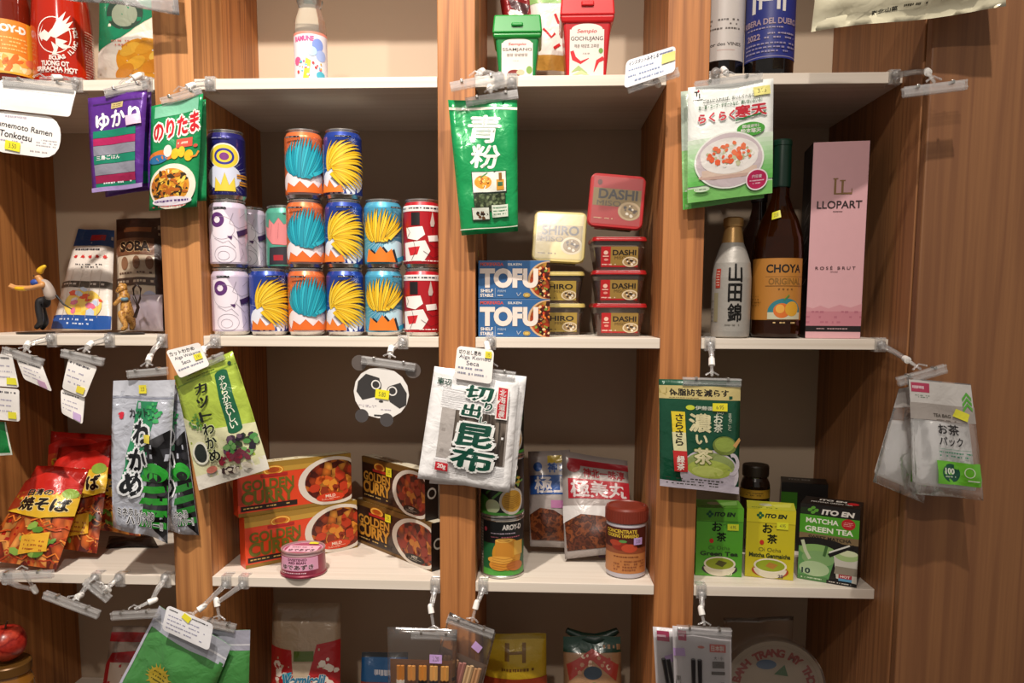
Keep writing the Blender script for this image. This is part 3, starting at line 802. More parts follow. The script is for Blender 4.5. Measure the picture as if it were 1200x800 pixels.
p.text('ゆであずき', .5, .54, .26, '#5c1a30', w=.56, bold=.03, out='#f0d8e2', ow=.04); p.scrib(.2, .80, .8, .92, 1, '#e8c0cc', .8, 2); p.lay(S, 'printed_label', rb)
S = Surf([0, .072], [0, .072], lambda u, v: (u-.036, v-.036, .0453)); p = Print(.072, .072); p.ell(.5, .5, .5, .5, '#d99ab8', 40); p.ell(.5,.5,.47,.47,'#a84a68',40); p.rect(.10,.28,.90,.82,'#e4b4c8'); p.text('ゆであずき', .5, .66, .20, '#5c1a30', w=.66, bold=.03); p.scrib(.2,.36,.8,.50,1,'#6c2a40',.8,3); p.lay(S, 'printed_lid', rb)
sticker(S, .68, .10, .018, .012, '#e6dc2c', rb)
# ------------------------------------------------------------------ bay between the middle and right post
TOFU = mat('#2f5f93', .35, 0, .3)
SPICY = food('spicy', ['#7a2414', '#b8441c', '#3c140e', '#d8682c', '#5c1c10', '#c8903c'], 110, .3, kind='cells')
def tofu(z, label):
    Y = .016; a, b = pxy(560.5, Y, z), pxy(644, Y, z)
    root, S = carton('tofu_carton', label, 'box', a, b, None, .088, TOFU, H=.0665, group='blue tofu cartons')
    f = S['front']; p = Print(f.W, f.H)
    p.scrib(.03, .045, .38, .075, 1, '#c8402c', .85, 2); p.text('MORINAGA', .19, .10, .075, '#cc4a38', w=.32, bold=.03); p.text('SILKEN', .51, .10, .06, '#d8d4d0', w=.19, bold=.02)
    p.ell(.98, .52, .285, .50, '#caa47c', 36); p.ell(.99, .52, .265, .475, SPICY, 36); p.bits(.93, .55, .15, .40, 50, ['#c8401c', '#d87c2c', '#4a1810', '#7c9a3c', '#e8c088'], .016, 3, 1.4)
    p.text('TOFU', .43, .46, .44, '#e4d6cc', w=.78, bold=.06);
    p.text('SHELF', .12, .79, .08, '#e4dcd4', w=.17, bold=.03); p.text('STABLE', .12, .91, .08, '#e4dcd4', w=.18, bold=.03); p.rect(.235,.72,.240,.95,'#a8b4c4')
    p.text('FIRM', .33, .80, .06, '#a8b8cc', w=.11, bold=0); p.scrib(.27,.88,.37,.95,1,'#d8d8dc',.9,2); p.ell(.68,.90,.05,.06,'#c8a858'); p.ring(.68,.90,.04,.05,.0006,'#3c3420'); p.line([(.54,.84),(.56,.93),(.60,.84)], .0008, '#d8d8d8')
    p.lay(f, 'printed_front', root)
    for k in ('right', 'top'):
        q = Print(S[k].W, S[k].H); q.rect(.1,.2,.9,.8,'#2a5686'); q.scrib(.15,.25,.85,.75,4,'#b8c8d8',.6,5); q.lay(S[k], 'printed_side' if k == 'right' else 'printed_top', root)
    return root
tofu(ZM+.0004, 'blue tofu carton lying on the shelf, lower of the two')
tofu(ZM+.0675, 'blue tofu carton stacked on top of the other one')
TUBCLR = film('#f0e4dc', .03, .05, .12, 60)
FILM0 = film('#ffffff', .03, .14, .06, 50)
LIDF = film('#ffffff', .02, .2, .04, 50, .25)
def tub(name, label, c, rotz, lidc, misoc, word, gold, Wt=.100, Wb=.079, H=.052, grp=None, Dt=.098, Db=.078):
    """miso tub: clear tapered cup, coloured lid with peel film, label on front"""
    root = empty(name, c, label, 'tub', grp, rot=(0, 0, rotz))
    def tap(z0, z1, k0, k1, m, mb, ins=0):
        vs = []
        for z, k in ((z0, k0), (z1, k1)):
            w = (Wb+(Wt-Wb)*k)/2-ins; d = (Db+(Dt-Db)*k)/2-ins; r = .012
            for cx, cy, a0 in ((w-r, -d+r, -90), (w-r, d-r, 0), (-w+r, d-r, 90), (-w+r, -d+r, 180)):
                for q in range(5):
                    t = R(a0+22.5*q); vs.append((cx+r*math.cos(t), cy+r*math.sin(t), z))
        n = 20; mb.add(vs, [(i, (i+1) % n, n+(i+1) % n, n+i) for i in range(n)]+[tuple(range(n))[::-1], tuple(range(n, 2*n))], m)
    mb = MB(); tap(0, H, 0, .82, TUBCLR, mb); mb.build('clear_cup', root)
    mb = MB(); tap(.001, H*.80, .02, .66, mat(misoc, .5, bump=.4, bscale=90), mb, .0012); mb.build('miso_paste', root)
    mb = MB(); tap(H, H+.0045, 1.0, 1.0, mat(lidc, .3, 0, .4), mb); tap(H+.0045, H+.0075, .9, .88, mat(lidc, .3, 0, .4), mb); mb.build('lid', root, .0008)
    wb, wt = Wb/2*.80, Wb/2*.93; db, dt = Db/2+.0003, (Db+(Dt-Db)*.82)/2+.0003
    z0, z1 = .006, H*.82
    F = lambda u, v: (u-.0335, -(db+(dt-db)*((z0+(z1-z0)*v/(z1-z0)*1)/H)) if False else -(db+(dt-db)*(z0+v)/H), z0+v)
    S = Surf([0, .067], [0, z1-z0], F, .0003, .0001); p = Print(.067, z1-z0)
    p.rect(0, 0, 1, 1, '#b01e22' if not gold else '#b59a4a'); p.rect(.26 if not gold else .0, .0, 1, .92, '#93773a' if not gold else '#a88c3e')
    p.text(word, .63 if not gold else .5, .30, .25, '#1c1410', w=.62 if not gold else .80, bold=.03); p.text('MISO', .52, .55, .14, '#4a3418', w=.30, bold=.0)
    p.ell(.13, .30, .06, .10, '#e0b8a8' if not gold else '#3c2c18'); p.rect(.05,.45,.21,.50,'#e0b8a8' if not gold else '#3c2c18'); p.scrib(.03,.80,.45,.95,1,'#e8c8b8' if not gold else '#3c2c18',.8,3); p.ell(.14,.64,.06,.06,'#d88c80' if not gold else '#c0a868')
    p.ell(.80, .74, .22, .25, '#d8c8a8'); p.ell(.80,.74,.18,.20,'#a88c60'); p.bits(.80,.74,.14,.15,12,['#3c2c20','#e8e0d0'],.03,5)
    p.lay(S, 'front_label', root)
    zt = H+.0075; wl, dl = Wt/2*.86, Dt/2*.86
    S2 = Surf([0, 2*wl], [0, 2*dl], lambda u, v: (u-wl, v-dl, zt)); p = Print(2*wl, 2*dl)
    p.rect(0, .24, 1, .62, '#7c6428' if not gold else '#98803c'); p.rect(0, .0, 1, .24, lidc); 
    if gold: p.rect(0,.62,1,1,'#d8c47c')
    p.text(word, .52, .36, .20, '#1c1410', w=.80, bold=.03); p.text('MISO', .34, .56, .11, '#3c2c14', w=.5, bold=0)
    p.ell(.78, .70, .24, .20, '#d0c4a4' if gold else '#b09870'); p.ell(.78,.70,.19,.155,'#8c7448'); p.bits(.78,.70,.15,.12,14,['#2c2018','#d8d0c0','#4c3420'],.03,5); p.ell(.12,.12,.05,.06,'#5c1814' if not gold else '#4c3818'); p.scrib(.05,.86,.50,.92,1,'#c8a078' if not gold else '#5c4820',.7,3)
    p.lay(S2, 'lid_print', root)
    mb = MB(); mb.box((-wl-.001, -dl-.001, zt+.0012), (wl+.001, dl+.001, zt+.0015), LIDF); mb.build('clear_film', root)
    return root
RED_T = dict(lidc='#a81a1e', misoc='#6c3418', word='DASHI', gold=False, grp='red lidded miso tubs')
GLD_T = dict(lidc='#c8b468', misoc='#7a5228', word='SHIRO', gold=True, grp='gold lidded miso tubs')
YD = .118
def tub_at(px, Y, i, kw, label, rz=0):
    z = ZM+.0004+i*.0598; c = pxy(px, Y, z); c.x = min(c.x, PX[2][0]-.0565)
    return tub('miso_tub', label, c, rz, **kw)
tub_at(722.5, YD, 0, RED_T, 'red lidded miso tub at the bottom of the red stack', .02)
tub_at(723, YD, 1, RED_T, 'red lidded miso tub, second from the bottom of the red stack', -.03)
tub_at(722, YD, 2, RED_T, 'red lidded miso tub, third up, under the tilted one', .03)
t = tub_at(720, YD, 3, RED_T, 'red miso tub tipped on its side on top, lid facing out'); t.rotation_euler = (R(82), R(5), 0); t.location = pxy(718.5, YD+.014, ZM+3*.0598+.0555)
tub_at(654, .175, 0, GLD_T, 'gold lidded miso tub on the shelf beside the lower tofu carton', .02)
tub_at(654, .175, 1, GLD_T, 'gold lidded miso tub under the tilted gold one', -.02)
t = tub_at(657, .175, 2, GLD_T, 'gold miso tub tipped on its side, lid facing out'); t.rotation_euler = (R(80), R(3), R(-3)); t.location = pxy(656, .195, ZM+2*.0598+.0560)
# yellow sticker on the post side
S = Surf([0, .008], [0, .011], lambda u, v: (PX[1][1]+.0001, .06+u, U(566, 300, .06).z+v)); r_ = Print(.008, .011); r_.rect(0, 0, 1, 1, '#d8d428'); o = r_.lay(S, 'yellow_sticker', unit)
# top shelf tubs and bags
def sauce_tub(label, px0, px1, pytop, Y, mc, ml, word, art, ztop=None):
    a, b = pxy(px0, Y, ZT+.0004), pxy(px1, Y, ZT+.0004); w0 = b.x-a.x
    root = empty('sauce_tub', ((a.x+b.x)/2, Y, ZT+.0004), label, 'tub', 'square chilli paste tubs')
    H = U((px0+px1)/2, pytop, Y).z-ZT; k = 1.26; D0 = w0*.95
    def frus(z0, z1, wa, wb_, da, db_, m, mb):
        vs = []
        for z, w, d in ((z0, wa, da), (z1, wb_, db_)):
            vs += [(-w/2, D0/2-d/2, z), (w/2, D0/2-d/2, z), (w/2, D0/2+d/2, z), (-w/2, D0/2+d/2, z)]
        mb.add(vs, [(0,1,5,4),(1,2,6,5),(2,3,7,6),(3,0,4,7),(3,2,1,0),(4,5,6,7)], m)
    m1 = mat(mc, .35, 0, .3); m2 = mat(ml, .3, 0, .4)
    mb = MB(); frus(0, H*.78, w0, w0*k, D0, D0*k, m1, mb); mb.build('tub_body', root, .004)
    mb = MB(); frus(H*.62, H*.70, w0*k*1.02, w0*k*1.10, D0*k*1.02, D0*k*1.1, m2, mb); frus(H*.70, H, w0*k*1.10, w0*k*1.02, D0*k*1.1, D0*k*1.02, m2, mb); mb.build('lid', root, .003)
    mb = MB(); y_ = D0/2-D0*k*.55; mb.box((-w0*.16, y_-.003, H*.80), (w0*.16, y_+.004, H*.86), m2); mb.build('lid_latch', root, .002)
    hh = H*.60; F = lambda u, v: (u-w0*.47, D0/2-(D0/2*(1+(k-1)*v/(H*.78)))-.0003, v+.003)
    S = Surf([0, w0*.94], [0, hh], F); p = Print(S.W, S.H); p.ell(.5, .12, .42, .11, '#e2d8d0', a0=0, a1=180); p.rect(.04, .12, .96, 1, '#e2d8d0')
    p.text('Sempio', .5, .16, .09, '#b82c24', w=.52, bold=.02, shear=.25); p.text(word, .5, .30, .10, '#2c2824', w=.86, bold=.01); art(p); p.lay(S, 'front_label', root)
    return root
def art_ss(p): p.text('쌈장 양념쌈장', .5, .43, .08, '#6c5a50', w=.62, bold=.01); p.scrib(.38,.56,.62,.60,1,'#a89890',.7,2); p.ell(.42,.90,.20,.09,'#7c2420'); p.ell(.60,.88,.12,.07,'#c8b494'); p.ell(.86,.82,.09,.10,'#7ca050')
def art_go(p):
    p.text('매운 태양초 고추장', .5, .43, .07, '#6c5a50', w=.66, bold=.01)
    p.line([(.10,.52),(.16,.66),(.34,.74),(.56,.66)], [.006,.008,.005,.001], '#c8202a'); p.line([(.96,.66),(.80,.72),(.70,.92)], [.007,.006,.001], '#c8202a'); p.line([(.10,.92),(.28,.84),(.52,.94)], [.001,.008,.001], '#a4b878'); p.line([(.12,.98),(.36,.92),(.6,.99)], [.001,.006,.001], '#c0cc94'); p.ell(.88,.52,.06,.05,'#6c9c48'); p.scrib(.4,.54,.66,.60,1,'#a89890',.6,2)
sauce_tub('green lidded square paste tub standing left of the taller red one', 585, 627, 19, .020, '#147a3c', '#1a8a34', 'SSAMJANG', art_ss)
sauce_tub('tall red square paste tub with red lid and chilli label', 664, 710, -10, .020, '#b81820', '#cc2024', 'GOCHUJANG', art_go)
r_, S, _ = pouch('snack_bag', 'dark red glossy snack bag behind the green paste tub', 'bag', (578, -50), (628, -55), (592, 40), (632, 80), .165, .014, foil('#7a1418', .2, .2), seed=3, zbase=ZT, yb=.16); p = Print(S.W, S.H); p.ell(.5,.7,.3,.1,'#d8c8b8'); p.poly([(.2,.5),(.8,.5),(.7,.6),(.3,.6)],'#3c0c10'); p.lay(S, 'printed_design', r_)
r_, S, _ = pouch('snack_bag', 'white bag with red chillies and a green top between the paste tubs', 'bag', (615, -40), (668, -45), (628, 82), (668, 84), .155, .014, foil('#e6e0d8', .3, .1), seed=8, zbase=ZT)
p = Print(S.W, S.H); p.rect(0,0,1,.38,'#8cb46c'); p.rect(0,.86,1,1,'#b8863c'); p.line([(.62,.48),(.70,.56),(.86,.58)], .005, '#c02428'); p.line([(.3,.62),(.5,.70),(.6,.66)], .004, '#c02428'); p.line([(.55,.80),(.72,.76)], .005, '#c02428'); p.lay(S, 'printed_design', r_)
# lower shelf: tins, dried fish flakes, jar
def tin(label, z, art, dark):
    c = pxy(588.5, .054, z); c.x = max(c.x, PX[1][1]+.0425)
    root = empty('food_tin', c, label, 'can', 'stacked fruit tins', rot=(0, 0, -.06)); r, h = .0405, .1125
    prof = [(r*.93, 0), (r*1.01, .001), (r*1.01, .004), (r*.975, .006), (r*.975, h*.30), (r*.965, h*.32), (r*.975, h*.34), (r*.975, h*.66), (r*.965, h*.68), (r*.975, h*.70), (r*.975, h-.006), (r*1.01, h-.004), (r*1.01, h-.0005), (r*.95, h-.0005), (r*.95, h-.004), (.0003, h-.004)]
    mb = MB(); mb.lathe(prof[:4], STEEL, NSEG); mb.build('base_rim', root)
    mb = MB(); mb.lathe(prof[3:11], mat('#16211a', .35, 0, .3), NSEG, caps=False); mb.build('tin_body', root)
    mb = MB(); mb.lathe(prof[10:], STEEL, NSEG, caps=False); mb.build('lid', root)
    S = lathe_surf(prof[3:11], -105, 105); p = Print(S.W, S.H); art(p); p.lay(S, 'paper_label', root); return root
AX = lambda q: .5+math.degrees(math.asin(min(max(2*q-1, -.999), .999)))/210
def art_a(p):
    p.rect(0,0,1,.40,'#14181a'); p.rect(0,.40,1,.9,'#1c5c34'); p.rect(0,.88,1,1,'#4c9c3c'); p.rect(AX(0),0,AX(.10),1,'#5c5448'); p.scrib(AX(.01),.04,AX(.09),.9,16,'#b8b0a0',.7,3)
    p.text('AROY-D', .66, .10, .09, '#e8e4de', w=.26, bold=.04); p.scrib(.38,.19,.80,.24,1,'#c8b8c8',.8,2); p.scrib(.38,.26,.80,.31,1,'#b86878',.8,4); p.ell(.30,.15,.025,.04,'#a83c48')
    p.ell(.60, .60, .20, .30, '#c88a28'); p.rect(.44,.34,.66,.66,'#c4842c'); p.ell(.55,.34,.11,.04,'#e0b050'); p.rect(.68,.36,.82,.62,'#d8a848'); p.ring(.55,.34,.07,.025,.001,'#a86418')
    p.ell(.50,.80,.14,.10,'#d08c30'); p.ell(.70,.82,.12,.09,'#b4682c'); p.ell(.50,.70,.16,.07,'#dca040'); 
    for k in range(5): p.line([(.40,.66+k*.045),(.55,.69+k*.045),(.70,.66+k*.045)], .0006, '#9c6020')
def art_b(p):
    p.rect(0,0,1,1,'#151a17'); p.text('AROY-D', .60, .14, .10, '#e8e4de', w=.28, bold=.04); p.line([(.3,.62),(.5,.4),(.75,.3)], .004, '#3c7a3c'); p.line([(.4,.7),(.6,.45),(.85,.38)], .004, '#5c9c48'); p.bits(.68,.42,.10,.14,16,['#8cb458','#c8a040'],.02,3,2); p.ell(.2,.86,.20,.22,'#3c7a2c'); p.ell(.40,.84,.10,.13,'#c8d4a8'); p.rect(0,.95,1,1,'#4c9c3c'); p.ell(.66,.74,.17,.25,'#d8d0c4'); p.ell(.66,.74,.14,.20,'#d8a43c')
    for k in range(7): p.line([(.55,.62+k*.035),(.66,.66+k*.035),(.77,.61+k*.035)], .0008, '#a87420')
tin('dark green tin with palm fruit picture, bottom of the stack', ZB+.0004, art_a, 0)
tin('dark tin with a bowl of yellow strips, second in the stack', ZB+.1132, art_b, 0)
tin('dark tin on top of the stack, behind the hanging kelp packs', ZB+.2260, art_b, 0)
FLK = food('flakes', ['#3c1c10', '#5c2c18', '#2c120a', '#7a4020', '#4a2212'], 60, .35, kind='noise')
for lab, tl, tr, bl, br, Y, col, yb, sd in (('dried fish flake bag with blue lettering, left and further back', (619, 529), (668, 527), (621, 640), (674, 642), .215, '#1f4a8c', .160, 2), ('dried fish flake bag with red lettering, nearer and behind the jar', (658, 528), (735, 540), (662, 655), (741, 646), .195, '#9c1c28', .115, 5)):
    r_, S, _ = pouch('flake_bag', lab, 'bag', tl, tr, bl, br, Y, .020, foil('#9a908c', .35, .1), seed=sd, zbase=ZB, yb=yb, group='dried fish flake bags')
    p = Print(S.W, S.H)
    if col == '#1f4a8c': p.rect(.45,.05,1,.13,'#b89c2c'); p.ell(.22,.17,.10,.05,col); p.text('神', .56,.18,.10,col,bold=.05); p.text('北',.84,.18,.10,col,bold=.05); p.rect(.04,.26,1,.46,col); p.text('極上', .55,.36,.17,'#c8c0c0',w=.8,bold=.035); p.rect(.5,.52,.95,.60,'#a86c94')
    else: p.rect(.10,.06,1,.13,col); p.ell(.17,.14,.10,.06,col); p.text('神北一味淳', .62,.19,.09,col,w=.62,bold=.04); p.rect(.08,.26,1,.45,col); p.text('極美丸', .54,.355,.16,'#c8bcbc',w=.84,bold=.035); p.poly([(0,.52),(1,.52),(1,.72),(.55,.62),(.2,.62),(0,.68)],'#cfcac8')
    p.poly([(.02,.67),(.25,.60),(.55,.62),(.98,.74),(.98,.93),(.04,.93)], FLK); p.lay(S, 'printed_design', r_)
c = pxy(733, .062, ZB+.0004); jar = empty('plastic_jar', c, 'white plastic jar with rusty brown lid and tamarind label', 'jar', rot=(0, 0, .12)); c.x = min(c.x, PX[2][0]-.042)
jar.location = c; r = .0372; prof = [(r*.9, 0), (r*.99, .003), (r, .008), (r, .098), (r*.97, .102)]
mb = MB(); mb.lathe(prof, mat('#b9b4bc', .35, 0, .3), NSEG); mb.build('jar_body', jar)
mb = MB(); mb.lathe([(r*1.0, .102), (r*1.05, .104), (r*1.05, .126), (r*1.0, .130), (r*.9, .131), (r*.86, .129), (.0003, .129)], mat('#7a2f20', .4), NSEG, caps=False)
for k in range(48):
    t = 2*math.pi*k/48; mb.box((-.0006, -.0006, .106), (.0006, .0006, .125), mat('#7a2f20', .4), Matrix.Translation((r*1.052*math.sin(t), -r*1.052*math.cos(t), 0)))
mb.build('lid', jar)
S = lathe_surf(prof[2:4], -105, 82); p = Print(S.W, S.H); p.rect(0,.02,.86,.97,'#4a1a14'); p.rect(0,.50,.86,.97,'#b87844'); p.rect(0,.44,.86,.56,'#8c4a2c'); p.text('CONCENTRATE', .40,.10,.07,'#d8b83c',w=.50,bold=.03); p.text('COOKING TAMARIND',.42,.19,.07,'#d8b83c',w=.52,bold=.03); p.ell(.40,.40,.14,.09,'#8c2c1c'); p.ell(.54,.44,.12,.09,'#b8482c'); p.ell(.32,.34,.10,.06,'#a83c24'); p.ell(.44,.30,.06,.03,'#5c8c48'); p.scrib(.30,.60,.80,.64,1,'#6c2c18',.9,2); p.scrib(.30,.68,.80,.92,4,'#8c5030',.7,5); p.lay(S, 'front_label', jar)
sticker(S, .66, .29, .016, .013, '#b79ad0', jar, '3.50')

v = G(708, 652, ZB); ps = empty('price_sticker', (v.x, v.y, ZB+.0002), 'loose lilac price sticker lying on the shelf left of the white plastic jar', 'sticker')
mb = MB(); mb.box((-.011, -.007, 0), (.009, .007, .0003), mat('#b79ad0', .5)); mb.build('paper', ps)
# ------------------------------------------------------------------ right bay
def bottle(name, label, cat, px, Y, Z, prof, m, grp=None, rot=0, nm='glass_bottle', n=NSEG):
    c = pxy(px, Y, Z+.0004); root = empty(name, c, label, cat, grp, rot=(0, 0, rot-math.atan2(c.x, CD+c.y)))
    mb = MB(); mb.lathe(prof, m, n); mb.build(nm, root); return root
def rprof(pts, sc=1.0): return [(r*sc, z*sc) for r, z in pts]
# sake bottle: silvery white wrapped bottle with gold cap
k = 1.0
prof = [(.028, 0), (.0325, .003), (.0335, .012), (.0335, .105), (.031, .130), (.0245, .150), (.0185, .165)]
sk = bottle('sake_bottle', 'small white sake bottle with black brush characters and a gold cap', 'bottle', 855, .035, ZM, prof, mat('#a39f98', .4, .15, .2, .2, 120), nm='wrapped_bottle', rot=.0)
mb = MB(); mb.lathe([(.0187, .1652), (.0165, .180), (.0150, .190), (.0150, .192), (.0170, .193), (.0175, .200), (.0170, .207), (.0120, .2095), (.0003, .210)], [mat('#b8915a', .35, .5)]*8, NSEG, caps=False); mb.build('gold_cap', sk)
S = lathe_surf(prof[2:6], -97.5, 97.5); p = Print(S.W, S.H)
p.text('山田錦', .56, .52, .22, '#14120f', w=.20, bold=.035, vert=True, step=1.12); p.rect(.24,.22,.33,.46,'#a83a2c'); p.scrib(.255,.24,.315,.44,6,'#e0c8b8',.8,2); p.rect(.22,.52,.30,.88,'#8c8468'); p.scrib(.14,.6,.21,.9,6,'#5c5850',.6,3); p.scrib(.42,.90,.66,.94,1,'#6c6860',.8,3); p.lay(S, 'printed_characters', sk)
# plum liqueur bottle
AMB = mat('#2a1408', .08, 0, .6); AMB2 = glass('#7a3a10', 'amber', .9, .02)
prof = [(.030, 0), (.0405, .002), (.0425, .008), (.0425, .150), (.0405, .175), (.032, .205), (.021, .228), (.0150, .246), (.0135, .290)]
ch = bottle('liqueur_bottle', 'tall amber plum liqueur bottle with dark green cap and gold label', 'bottle', 908, .052, ZM, prof, AMB2, rot=-.12)
mb = MB(); mb.lathe([(.0375, .006), (.0385, .010), (.0385, .150), (.036, .176), (.026, .206)], mat('#1e0c05', .2), NSEG); mb.build('liqueur', ch)
DG = mat('#0f3b2c', .35, 0, .3)
mb = MB(); mb.lathe([(.0162, .262), (.0165, .264), (.0162, .300), (.0155, .332), (.0165, .333), (.0165, .340), (.0150, .343), (.0003, .344)], DG, NSEG, caps=False); mb.build('green_cap', ch)
S = lathe_surf([(.0427, 0), (.0427, .150)], -97.5, 97.5, z0=0, z1=.150); p = Print(S.W, S.H)
p.rect(.13, .08, .90, .79, '#a8702c'); p.rect(.15,.09,.89,.78,'#b87c34'); p.text('CHOYA', .62, .20, .09, '#1c1814', w=.42, bold=.03); p.rect(.40,.29,.88,.293,'#4a3418'); p.text('ORIGINAL', .64, .345, .07, '#8c6428', w=.40, bold=.01, out='#4a3014', ow=.012); p.rect(.40,.395,.88,.40,'#4a3418')
for q in range(4): p.burst(.56+q*.05, .435, .006, .016, 5, '#2c2018', q, .0, 1)
p.ell(.64, .70, .20, .16, '#2f7c86', a0=0, a1=180); p.rect(.44,.70,.84,.78,'#c8c4a8'); p.ell(.60,.68,.095,.085,'#d8702c'); p.ell(.72,.66,.085,.085,'#d8a030'); p.ell(.58,.66,.05,.05,'#e8a848'); p.line([(.62,.56),(.68,.50)], .002, '#4c8c3c'); p.scrib(.18,.5,.36,.64,4,'#6c4818',.5,2); p.scrib(.44,.80,.84,.84,1,'#d8b880',.6,5)
p.lay(S, 'front_label', ch)
S = lathe_surf(prof[3:7], -40, 40); sticker(S, .46, .22, .019, .013, '#e0dc30', ch, '23.50', rot=12)
# dark bottle behind
prof = [(.028, 0), (.037, .002), (.038, .010), (.038, .160), (.034, .185), (.018, .215), (.0135, .235), (.0135, .262)]
db = bottle('wine_bottle', 'dark bottle half hidden behind the amber liqueur bottle', 'bottle', 884, .150, ZM, prof, mat('#1a0e0a', .12, 0, .5))
mb = MB(); mb.lathe([(.0150, .250), (.0150, .300), (.0130, .302), (.0003, .303)], mat('#15110f', .4), 32, caps=False); mb.build('capsule', db)
S = lathe_surf([(.0382, .02), (.0382, .13)], -60, 60); p = Print(S.W, S.H); p.rect(.05,.2,.95,.9,'#5c3c1c'); p.lay(S, 'front_label', db)
# pink sparkling wine box
PINK = mat('#dcaab0', .45)
a, b = pxy(943.5, .030, ZM+.0004), pxy(1008, .016, ZM+.0004)
root, S_ = carton('wine_box', 'tall pink sparkling wine gift box with black sides', 'box', a, b, None, .088, PINK, H=.3345)
f = S_['front']; p = Print(f.W, f.H)
p.rect(0, .855, 1, .935, '#c4808c'); p.poly([(0,.86),(0,.835),(.12,.845),(.25,.83),(.4,.845),(.6,.825),(.8,.84),(1,.82),(1,.86)], '#d0949c'); p.scrib(.0,.85,1,.93,3,'#b46c7c',.5,3); p.rect(0, .935, 1, .965, '#1a1214'); p.scrib(.2,.943,.8,.957,1,'#b8989c',.8,4)
G_ = '#8c6a3c'
p.rect(.40,.185,.44,.262,G_); p.rect(.38,.182,.47,.188,G_); p.rect(.40,.257,.58,.264,G_); p.rect(.53,.195,.57,.262,G_); p.rect(.50,.192,.60,.198,G_); p.rect(.53,.255,.72,.264,G_); p.rect(.71,.235,.725,.264,G_)
p.text('LLOPART', .51, .315, .037, '#2c1c1e', w=.80, bold=.015); p.scrib(.40,.345,.62,.355,1,'#3c2c2c',.9,2); p.text('R O S É   B R U T', .49, .635, .019, '#3c2428', w=.72, bold=.01); p.scrib(.40,.652,.58,.660,1,'#6c4c50',.8,2)
p.lay(f, 'printed_front', root)
for k in ('left', 'right'):
    t = S_[k]; p = Print(t.W, t.H); p.rect(0,0,1,1,'#110c0e')
    [p.line([(.75-.1*q,.30+.11*q),(.45,.33+.11*q),(.30,.40+.11*q),(.60,.38+.11*q),(.80,.36+.11*q)], .0014, '#cfc8c8') for q in range(4)]; p.lay(t, 'printed_side', root)
# wine bottles of the top shelf
for px, Y, lab, kind in ((846, .062, 'dark wine bottle with a pale grey label on the top shelf', 0), (900, .046, 'dark wine bottle with a deep blue label and white bull legs', 1)):
    r = .0275 if kind == 0 else .0435
    r = .0345 if kind == 0 else .0405
    prof = [(r*.7, 0), (r*.97, .002), (r, .008), (r, .19), (r*.92, .21), (r*.45, .235), (.0145, .25), (.0140, .30)]
    w = bottle('wine_bottle', lab, 'bottle', px, Y, ZT, prof, mat('#0c0a0b', .08, 0, .6), rot=.0)
    mb = MB(); mb.lathe([(.0155, .25), (.0155, .305), (.013, .307), (.0003, .308)], mat('#201014', .4), 32, caps=False); mb.build('capsule', w)
    if kind == 0:
        S = lathe_surf([(r+.0002, .030), (r+.0002, .15)], -82.5, 82.5); p = Print(S.W, S.H); p.rect(0,0,1,1,'#c4bdb8')
        p.text('or des VINES', .55, .78, .045, '#3c3430', w=.55, bold=.02); p.rect(.4,.86,.7,.865,'#b87c70'); p.scrib(.2,.42,.8,.60,3,'#5c5450',.6,3); p.lay(S, 'front_label', w)
    else:
        S = lathe_surf([(r+.0002, .026), (r+.0002, .155)], -97.5, 97.5); p = Print(S.W, S.H); p.rect(0,0,1,1,'#26307c'); p.rect(.03,.97,.97,.98,'#8c84a0')
        p.ell(.48, .14, .22, .15, '#d8d4d0'); p.rect(.27,.20,.32,.42,'#d8d4d0'); p.rect(.36,.22,.40,.38,'#d8d4d0'); p.rect(.57,.20,.61,.40,'#d8d4d0'); p.rect(.64,.18,.68,.42,'#d8d4d0'); p.ell(.72,.10,.07,.08,'#d8d4d0')
        p.text('RIBERA DEL DUERO', .50, .54, .07, '#a08a98', w=.72, bold=.03); p.scrib(.20,.60,.80,.64,1,'#9c90a8',.9,2); p.text('2022', .30, .72, .07, '#a08a98', w=.18, bold=.03); p.scrib(.44,.67,.84,.77,2,'#9c90a8',.8,2); p.scrib(.18,.79,.84,.94,3,'#8c84a4',.85,6); p.lay(S, 'front_label', w)
